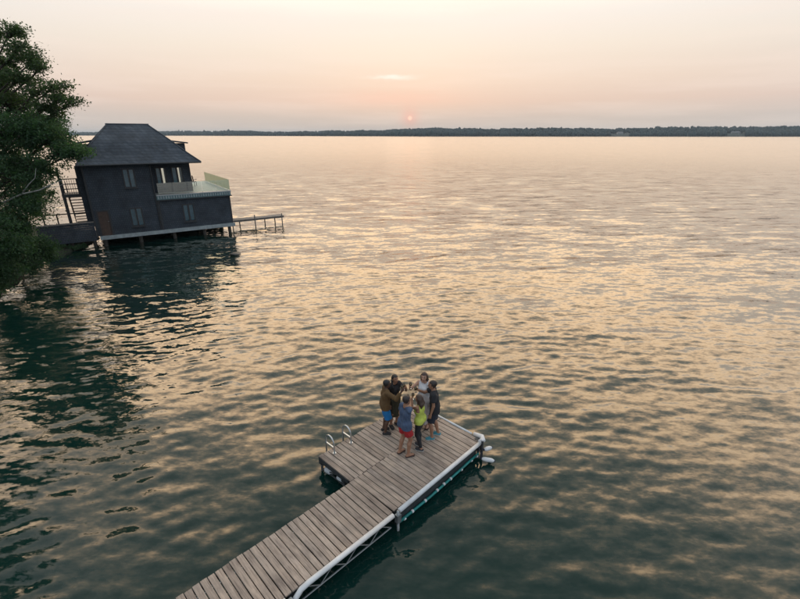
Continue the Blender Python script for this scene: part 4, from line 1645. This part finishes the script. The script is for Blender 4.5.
    if style == "short":
        prims.append((ellip(hp(0, -0.03, 0.06), np.array([0.080, 0.095, 0.085]) * s, HR), 0.02))
    if style in ("long", "loose"):
        Ln = 0.36 if style == "long" else 0.24
        for sd in (-1, 0, 1):
            prims.append((cone(hp(sd * 0.045, -0.065, 0.0), hp(sd * 0.06, -0.105, -Ln * 0.55), 0.052 * s, 0.050 * s), 0.03))
            prims.append((cone(hp(sd * 0.06, -0.105, -Ln * 0.55), hp(sd * 0.05, -0.105, -Ln), 0.050 * s, 0.026 * s), 0.03))
        for sd in (-1, 1):
            prims.append((cone(hp(sd * 0.075, -0.01, 0.03), hp(sd * 0.085, -0.03, -0.16), 0.026 * s, 0.022 * s), 0.02))
    if style == "braid":
        prims.append((ellip(hp(0, -0.055, -0.01), np.array([0.080, 0.075, 0.090]) * s, HR), 0.02))
        pts = [hp(0.07, -0.05, -0.06), hp(0.10, -0.01, -0.14), hp(0.105, 0.04, -0.23), hp(0.10, 0.065, -0.31), hp(0.095, 0.07, -0.38)]
        for i in range(4):
            prims.append((cone(pts[i], pts[i + 1], (0.030 - 0.003 * i) * s, (0.023 - 0.003 * i) * s), 0.006))
    if style == "bob":
        prims.append((ellip(hp(0, -0.05, -0.02), np.array([0.092, 0.080, 0.105]) * s, HR), 0.02))

    def face_cut(P):
        q_ = ((P - hd) @ HR) / s
        y, z, x = q_[..., 1], q_[..., 2], np.abs(q_[..., 0])
        hair_line = np.minimum(y - (0.045 - 0.35 * np.maximum(z - 0.02, 0) * 0), 0.072 - z)    # in front of the ears and under the fringe
        low = np.minimum(-0.06 - z, y + 0.045) if style in ("short", "bob") else np.full_like(y, -1.0)
        front_ = np.minimum(y - 0.02, 0.066 - z)
        return np.maximum(np.maximum(np.minimum(front_, 0.085 - x + 0 * z), hair_line * 1.0 - 0.0), low) * s
    if style == "braid":
        body_prims, braid = prims[:2], prims[2:]
        ho = garment("hair", body_prims, hm, 0.010, [face_cut])
        bo = garment("braid", braid, hm, 0.009)
        bo.parent = ho
    else:
        garment("hair", prims, hm, 0.010, [face_cut])
    # the glass in the raised hand
    if glass_label:
        Mw = Matrix.Translation((base.x, base.y, DZ + 0.001)) @ Matrix.Rotation(rz, 4, "Z")
        gp = Mw @ Vector(grips[hold_side])
        gl = thing("wine_glass", glass_label, "glass", gp - Vector((0, 0, 0.085)), 0.0, "glasses raised in the toast")
        gl.rotation_euler = (R(6), R(-5), 0)
        MB().lathe([(0.030, 0.0), (0.033, 0.002), (0.008, 0.008), (0.005, 0.03), (0.005, 0.075), (0.012, 0.082), (0.030, 0.100), (0.037, 0.125), (0.036, 0.155),
                    (0.031, 0.185), (0.029, 0.185), (0.034, 0.155), (0.035, 0.125), (0.028, 0.102), (0.004, 0.088)], n=14).build("bowl", M_GLASSWARE, gl, smooth=True)
        MB().lathe([(0.005, 0.0895), (0.027, 0.1035), (0.0335, 0.126), (0.0335, 0.142)], n=14).build("drink", M_WINE, gl, smooth=True)
    return top


M_HAIRBLACK = plain("black_hair", (0.010, 0.009, 0.009), 0.45, 0.3, 30, bump=0.5)
M_HAIRBROWN = plain("brown_hair", (0.045, 0.024, 0.016), 0.45, 0.3, 30, bump=0.5)
M_HAIRDARK = plain("dark_brown_hair", (0.020, 0.013, 0.011), 0.45, 0.3, 30, bump=0.5)
CX, CY = 0.22, 9.92
CZ = DZ + 1.40


def near(dx, dy, dz=0.0):
    return (CX + dx, CY + dy, CZ + dz)


SOLE_W = plain("white_sole", (0.55, 0.55, 0.53), 0.6, 0.1, 9)
SOLE_D = plain("dark_sole", (0.03, 0.03, 0.03), 0.7, 0.1, 9)
person("person in mustard brown top and bright blue shorts with arm stretched into the toast", (385.5, 432), (CX + 0.1, CY + 0.35), 1.62, False, "dark",
       [("shorts", "shorts", cloth("bright_blue_cotton", (0.010, 0.16, 0.42)), {"upto": 0.92, "loose": 0.03}),
        ("shirt", "shirt", cloth("mustard_brown_knit", (0.105, 0.058, 0.020)), {"sleeve": 1.75, "hem": 0.86, "g": 0.020})],
       (M_HAIRBLACK, "short"), near(-0.10, 0.04, 0.02), 1, shoes=("shoe", cloth("black_shoe", (0.02, 0.02, 0.022)), SOLE_D), lean=(0.0, 0.04),
       glass_label="glass held out by the person in the mustard brown top")
person("person with black braid in black top and long dark olive skirt raising a glass", (394.3, 426.0), (CX + 0.35, CY - 0.55), 1.66, True, "tan",
       [("skirt", "skirt", cloth("dark_olive_cotton", (0.040, 0.036, 0.020)), {"hem": 0.42, "rb": 0.20, "top": 1.08}),
        ("shirt", "top", cloth("black_cotton", (0.014, 0.012, 0.014)), {"sleeve": 0.4, "hem": 0.99, "g": 0.012, "hip": 0.004})],
       (M_HAIRBLACK, "braid"), near(-0.06, 0.10, 0.0), -1, shoes=("shoe", cloth("black_shoe", (0.02, 0.02, 0.022)), SOLE_D),
       glass_label="glass raised by the person with the black braid")
person("person in slate blue t-shirt and red shorts seen from behind", (405, 454.5), (0.85, 9.65), 1.72, False, "tan",
       [("shorts", "shorts", cloth("red_cotton", (0.34, 0.016, 0.020)), {"upto": 0.62, "loose": 0.026}),
        ("shirt", "shirt", cloth("slate_blue_cotton", (0.055, 0.085, 0.150)), {"sleeve": 0.55, "hem": 0.86, "g": 0.012, "hip": 0.040})],
       (M_HAIRDARK, "short"), near(0.02, -0.12, -0.06), 1, shoes=("sandal", cloth("brown_leather", (0.06, 0.025, 0.018)), SOLE_D), stance=0.24, step=0.05, bw=0.88,
       glass_label="glass lifted by the person in red shorts")
person("person in neon yellow tank top and black leggings with long brown hair down the back", (419.3, 448), (-0.15, 9.80), 1.60, True, "tan",
       [("leggings", "leggings", cloth("black_leggings", (0.013, 0.014, 0.018))),
        ("shirt", "tank_top", cloth("neon_yellow", (0.46, 0.53, 0.09)), {"sleeve": 0, "hem": 0.90, "g": 0.012, "neck": 0.1, "hip": 0.026})],
       (M_HAIRBROWN, "loose"), near(0.09, -0.10, -0.08), -1, shoes=("shoe", cloth("charcoal_shoe", (0.035, 0.035, 0.04)), SOLE_W), stance=0.16, step=0.06, bw=0.90,
       glass_label="glass lifted by the person in the neon yellow tank top")
person("person with long brown hair in sleeveless white dress facing the others", (423.5, 426.5), (CX + 0.1, CY - 0.5), 1.74, True, "fair",
       [("skirt", "skirt", cloth("white_linen", (0.52, 0.47, 0.46)), {"hem": 0.22, "rb": 0.26, "top": 1.08}),
        ("shirt", "bodice", cloth("white_cotton", (0.66, 0.67, 0.70)), {"sleeve": 0, "hem": 1.0, "g": 0.014, "neck": 0.1, "hip": 0.004})],
       (M_HAIRBROWN, "long"), near(0.02, 0.10, 0.04), 1, shoes=("sandal", cloth("brown_leather", (0.06, 0.025, 0.018)), SOLE_D),
       glass_label="glass raised by the person in the white dress")
person("person in black polo shirt and navy shorts with teal sneakers reaching into the toast", (433.7, 437), (CX, CY + 0.02), 1.73, False, "tan",
       [("shorts", "shorts", cloth("navy_shorts", (0.014, 0.018, 0.032)), {"upto": 0.86, "loose": 0.026}),
        ("shirt", "polo_shirt", cloth("black_polo", (0.013, 0.014, 0.018)), {"sleeve": 0.6, "hem": 0.85, "g": 0.020})],
       (M_HAIRDARK, "short"), near(0.14, 0.02, 0.0), 1, shoes=("sneaker", cloth("teal_sneaker", (0.05, 0.20, 0.25)), SOLE_W), stance=0.22, step=-0.08,
       lean=(0.0, 0.05), glass_label="glass held out by the person in the black polo shirt")


# ------------------------------------------------------------------ trees
def make_tree(name, label, base, lobes, seed, mat, leaf=0.13, per=120, clump_r=0.42, trunk_r=0.22, group=None, kind="tree", spread=1.0, bare=None):
    """lobes: list of (centre, (rx, ry, rz), clumps) in world coordinates; branches run from the trunk into each lobe"""
    rng = np.random.default_rng(seed)
    base = np.array(base, float)
    t = thing(name, label, kind, base, 0.0, group)
    C = np.array([l[0] for l in lobes], float)
    top_z = C[:, 2].max()
    mid = C.mean(0)
    n = 9
    path = []
    for i in range(n):
        f = i / (n - 1)
        p = base * (1 - f) + np.array([base[0] * 0.45 + mid[0] * 0.55, base[1] * 0.45 + mid[1] * 0.55, top_z]) * f
        p = p + np.array([0.25 * math.sin(3 * f + seed), 0.25 * math.cos(4 * f + seed), 0]) * f
        path.append(p - base)
    path[0] = path[0] - np.array([0, 0, 0.4])
    tm = MB()
    tm.tube(path, [trunk_r * (1 - 0.85 * i / (n - 1)) + 0.02 for i in range(n)], 8)
    tm.build("trunk", M_BARK, t, smooth=True)
    bm = MB()
    cl = []
    for (c, r, k) in lobes:
        c, r = np.array(c, float) - base, np.array(r, float)
        zi = int(np.clip((c[2] - r[2] * 0.8 - 0.42 * math.hypot(c[0], c[1])) / max(top_z - base[2], 0.1) * (n - 1), 1, n - 2))
        a = path[zi]
        b = c
        m1 = a * 0.5 + b * 0.5 + np.array([rng.normal(0, 0.2), rng.normal(0, 0.2), 0.07 * np.linalg.norm(b - a) + rng.normal(0, 0.12)])
        bm.tube([a, m1, b], [trunk_r * 0.34, trunk_r * 0.2, 0.03], 6, caps=False)
        for _ in range(k):
            d = rng.normal(size=3)
            d /= np.linalg.norm(d)
            q = c + d * r * rng.random() ** 0.42
            cl.append(q)
            m2 = b * 0.55 + q * 0.45 + rng.normal(0, 0.08, 3)
            bm.tube([b * 0.8 + m1 * 0.2, m2, q], [0.035, 0.02, 0.008], 4, caps=False)
    bm.build("branches", M_BARK, t, smooth=True)["kind"] = "stuff"
    cl = np.array(cl)
    nl = len(cl) * per
    ci = np.repeat(np.arange(len(cl)), per)
    size = clump_r * rng.uniform(0.65, 1.35, len(cl))[ci][:, None]
    P = cl[ci] + rng.normal(size=(nl, 3)) * size * np.array([0.62, 0.62, 0.40]) * spread
    nrm = rng.normal(size=(nl, 3)) + np.array([0, 0, 0.9])
    nrm /= np.linalg.norm(nrm, axis=1)[:, None]
    ref = rng.normal(size=(nl, 3))
    ax = np.cross(nrm, ref)
    ax /= np.linalg.norm(ax, axis=1)[:, None] + 1e-9
    ay = np.cross(nrm, ax)
    L = leaf * rng.uniform(0.65, 1.3, nl)[:, None]
    w = L * rng.uniform(0.42, 0.62, nl)[:, None]
    V = np.stack([P - ax * L * 0.5, P + ay * w * 0.5 + ax * L * 0.05, P + ax * L * 0.5, P - ay * w * 0.5 + ax * L * 0.05], 1)
    V[:, 2, 2] -= L[:, 0] * 0.15
    me = mesh_np("crown", V.reshape(-1, 3), np.arange(nl * 4).reshape(-1, 4))
    tone = np.clip(rng.uniform(0.15, 0.75, len(cl))[ci] + rng.normal(0, 0.16, nl), 0, 1)
    at = me.attributes.new("tone", "FLOAT", "POINT")
    at.data.foreach_set("value", np.repeat(tone, 4).astype(np.float32))
    me.materials.append(mat)
    link("crown", me, t)
    if bare:
        for pts, rr in bare:
            MB().tube([np.array(p) - base for p in pts], rr, 6).build("bare_branch", M_DEADWOOD, t, smooth=True)
    return t


def L(u, v, Y, r, k):
    """lobe placed through a photo pixel on the bank at forward distance Y; r in metres"""
    p = at_y(u, v, Y)
    return ((p.x, p.y, p.z), r, k)


# airy tree on the bank whose top stands against the sky
make_tree("tree", "tall airy deciduous tree leaning over the water with open leafy boughs against the sky", (-27.5, 27.6, 0.9),
          [L(-40, 58, 27, (2.3, 2.0, 1.6), 30), L(-10, 38, 27, (1.2, 1.4, 0.6), 18), L(10, 32, 26.5, (0.8, 1.0, 0.35), 11), L(22, 46, 26.4, (0.55, 0.8, 0.30), 7), L(8, 60, 26.6, (1.2, 1.4, 0.45), 15),
           L(36, 58, 26.2, (0.6, 0.8, 0.32), 8), L(42, 68, 26.1, (0.45, 0.7, 0.22), 6), L(20, 78, 26.4, (1.0, 1.2, 0.35), 13), L(-15, 85, 27, (1.6, 1.6, 0.8), 24), L(10, 100, 26.4, (1.1, 1.2, 0.5), 16), L(38, 90, 26, (0.75, 0.9, 0.30), 10),
           L(56, 86, 25.8, (0.55, 0.7, 0.24), 7), L(62, 98, 25.7, (0.55, 0.7, 0.24), 8), L(72, 102, 25.6, (0.35, 0.5, 0.18), 5), L(48, 106, 25.8, (0.6, 0.7, 0.25), 8), L(56, 112, 25.7, (0.4, 0.5, 0.15), 5)],
          11, M_LEAF_A, leaf=0.13, per=105, clump_r=0.33, trunk_r=0.24, group="trees on the near bank")
# dense dark trees below it, hanging over the bank
bb = lambda u, v: tuple(at_y(u, v, 24.0))
make_tree("tree", "dense dark green tree overhanging the bank with a bleached bare branch", (-27.0, 26.2, 0.7),
          [L(0, 130, 25.6, (2.2, 1.8, 1.4), 60), L(30, 128, 25.3, (1.4, 1.5, 0.9), 40), L(50, 138, 25.2, (0.95, 1.2, 0.75), 26), L(64, 150, 25.0, (0.75, 0.9, 0.45), 17), L(76, 152, 25.0, (0.45, 0.7, 0.28), 9), L(-5, 170, 25.0, (2.1, 1.7, 1.4), 55),
           L(34, 165, 24.9, (1.4, 1.4, 1.0), 40), L(30, 198, 24.6, (1.05, 1.2, 1.0), 34), L(-5, 215, 24.4, (1.7, 1.4, 1.3), 48), L(22, 228, 24.3, (0.95, 1.0, 0.75), 24)],
          12, M_LEAF_B, leaf=0.135, per=125, clump_r=0.35, trunk_r=0.24, group="trees on the near bank",
          bare=[([bb(2, 203), bb(22, 194), bb(40, 190), bb(52, 184), bb(62, 180)], [0.05, 0.045, 0.035, 0.022, 0.01]),
                ([bb(22, 194), bb(29, 184), bb(35, 178), bb(36, 168)], [0.035, 0.025, 0.018, 0.008]),
                ([bb(46, 187), bb(56, 187), bb(64, 184)], [0.02, 0.014, 0.007])])
make_tree("tree", "tall dense tree close behind the airy leaning tree", (-29.5, 30.2, 1.0),
          [L(-45, 70, 29.5, (2.4, 2.0, 1.8), 34), L(-14, 62, 29.2, (1.8, 1.6, 1.3), 28), L(4, 80, 29.0, (1.3, 1.4, 0.9), 22), L(-12, 100, 29.0, (2.0, 1.6, 1.2), 30), L(14, 104, 28.8, (1.1, 1.2, 0.7), 18)],
          17, M_LEAF_B, leaf=0.15, per=115, clump_r=0.42, trunk_r=0.24, group="trees on the near bank")
make_tree("shrub", "low leafy shrub spilling from the bank down to the water", (-24.0, 22.3, 0.3),
          [L(-18, 225, 22.4, (1.6, 1.2, 1.2), 40), L(-6, 255, 22.2, (1.05, 1.0, 0.8), 30), L(6, 270, 22.0, (0.62, 0.8, 0.6), 16), L(-10, 285, 21.7, (0.9, 0.8, 0.55), 24), L(14, 246, 22.4, (0.7, 0.8, 0.5), 16)],
          13, M_LEAF_B, leaf=0.12, per=140, clump_r=0.38, trunk_r=0.10, group="trees on the near bank", kind="shrub")
make_tree("shrub", "dark waterside shrub growing at the landward end of the side deck", (-24.6, 27.3, 0.5),
          [L(18, 252, 25.4, (1.1, 1.0, 0.8), 30), L(38, 246, 26.0, (0.8, 0.8, 0.6), 20), L(30, 266, 25.0, (0.8, 0.7, 0.45), 18), L(48, 256, 26.4, (0.5, 0.6, 0.35), 10)],
          15, M_LEAF_B, leaf=0.12, per=130, clump_r=0.36, trunk_r=0.08, group="trees on the near bank", kind="shrub")
make_tree("shrub", "low dark undergrowth shrub on the bank underneath the side deck", (-25.4, 32.2, 0.2),
          [((-25.2, 31.8, 0.30), (1.0, 0.6, 0.16), 22), ((-24.3, 32.5, 0.26), (0.8, 0.6, 0.14), 16)],
          16, M_LEAF_B, leaf=0.10, per=100, clump_r=0.16, trunk_r=0.03, group="trees on the near bank", kind="shrub")
make_tree("tree", "rounded dark tree on the bank behind the side deck", (-33.2, 34.6, 1.2),
          [L(30, 135, 33, (2.2, 1.8, 1.4), 36), L(48, 125, 33, (1.3, 1.5, 0.9), 24), L(22, 170, 33, (2.4, 1.8, 1.6), 40), L(30, 205, 33, (1.8, 1.5, 1.2), 34), L(25, 238, 32.4, (1.7, 1.2, 0.9), 30), L(60, 140, 33, (0.5, 0.8, 0.4), 8)],
          14, M_LEAF_B, leaf=0.15, per=130, clump_r=0.5, trunk_r=0.22, group="trees on the near bank")
# further trees along the bank, whose dark reflections fill the water at the lower left
def bank_tree(x, y, h, seed, label):
    rng = np.random.default_rng(seed)
    lobes = []
    for k in range(9):
        f = k / 8
        a = rng.uniform(0, 6.28)
        rr = 1.9 * math.sin(math.pi * (0.2 + 0.75 * f))
        lobes.append(((x + 1.0 + rr * math.cos(a) * 0.9, y + rr * math.sin(a), 2.6 + (h - 4.0) * f), (1.9, 1.9, 1.3), 22))
    return make_tree("tree", label, (x, y, 0.6), lobes, seed, M_LEAF_B, leaf=0.24, per=70, clump_r=0.6, trunk_r=0.28, group="trees on the near bank")


bank_tree(-23.6, 17.6, 15.5, 31, "tall tree on the bank just short of the low shrub, mirrored in the dark water")
bank_tree(-22.8, 12.0, 17.5, 32, "second tree along the bank from the low shrub, mirrored in the dark water")
bank_tree(-22.4, 6.0, 18, 33, "third tree along the bank from the low shrub, mirrored in the dark water")
bank_tree(-22.8, -0.5, 17.0, 34, "fourth tree along the bank from the low shrub, towards the dock's landing")
bank_tree(-36.5, 31.0, 14.0, 35, "tree standing inland behind the airy leaning tree")

# ------------------------------------------------------------------ the evening haze over the lake
def haze_box():
    m = bpy.data.materials.new("evening_haze")
    m.use_nodes = True
    nt_ = m.node_tree
    nt_.nodes.clear()
    out = nt_.nodes.new("ShaderNodeOutputMaterial")
    v = nt_.nodes.new("ShaderNodeVolumePrincipled")
    v.inputs["Color"].default_value = (0.76, 0.90, 1.0, 1)
    v.inputs["Density"].default_value = 0.00009
    v.inputs["Anisotropy"].default_value = 0.0
    nt_.links.new(v.outputs[0], out.inputs["Volume"])
    b = MB().box((-9500, -420, -4), (9500, 9500, 60))
    o = b.build("haze", m)
    tag(o, "thin pale evening haze over the whole lake", "haze", kind="stuff")


haze_box()
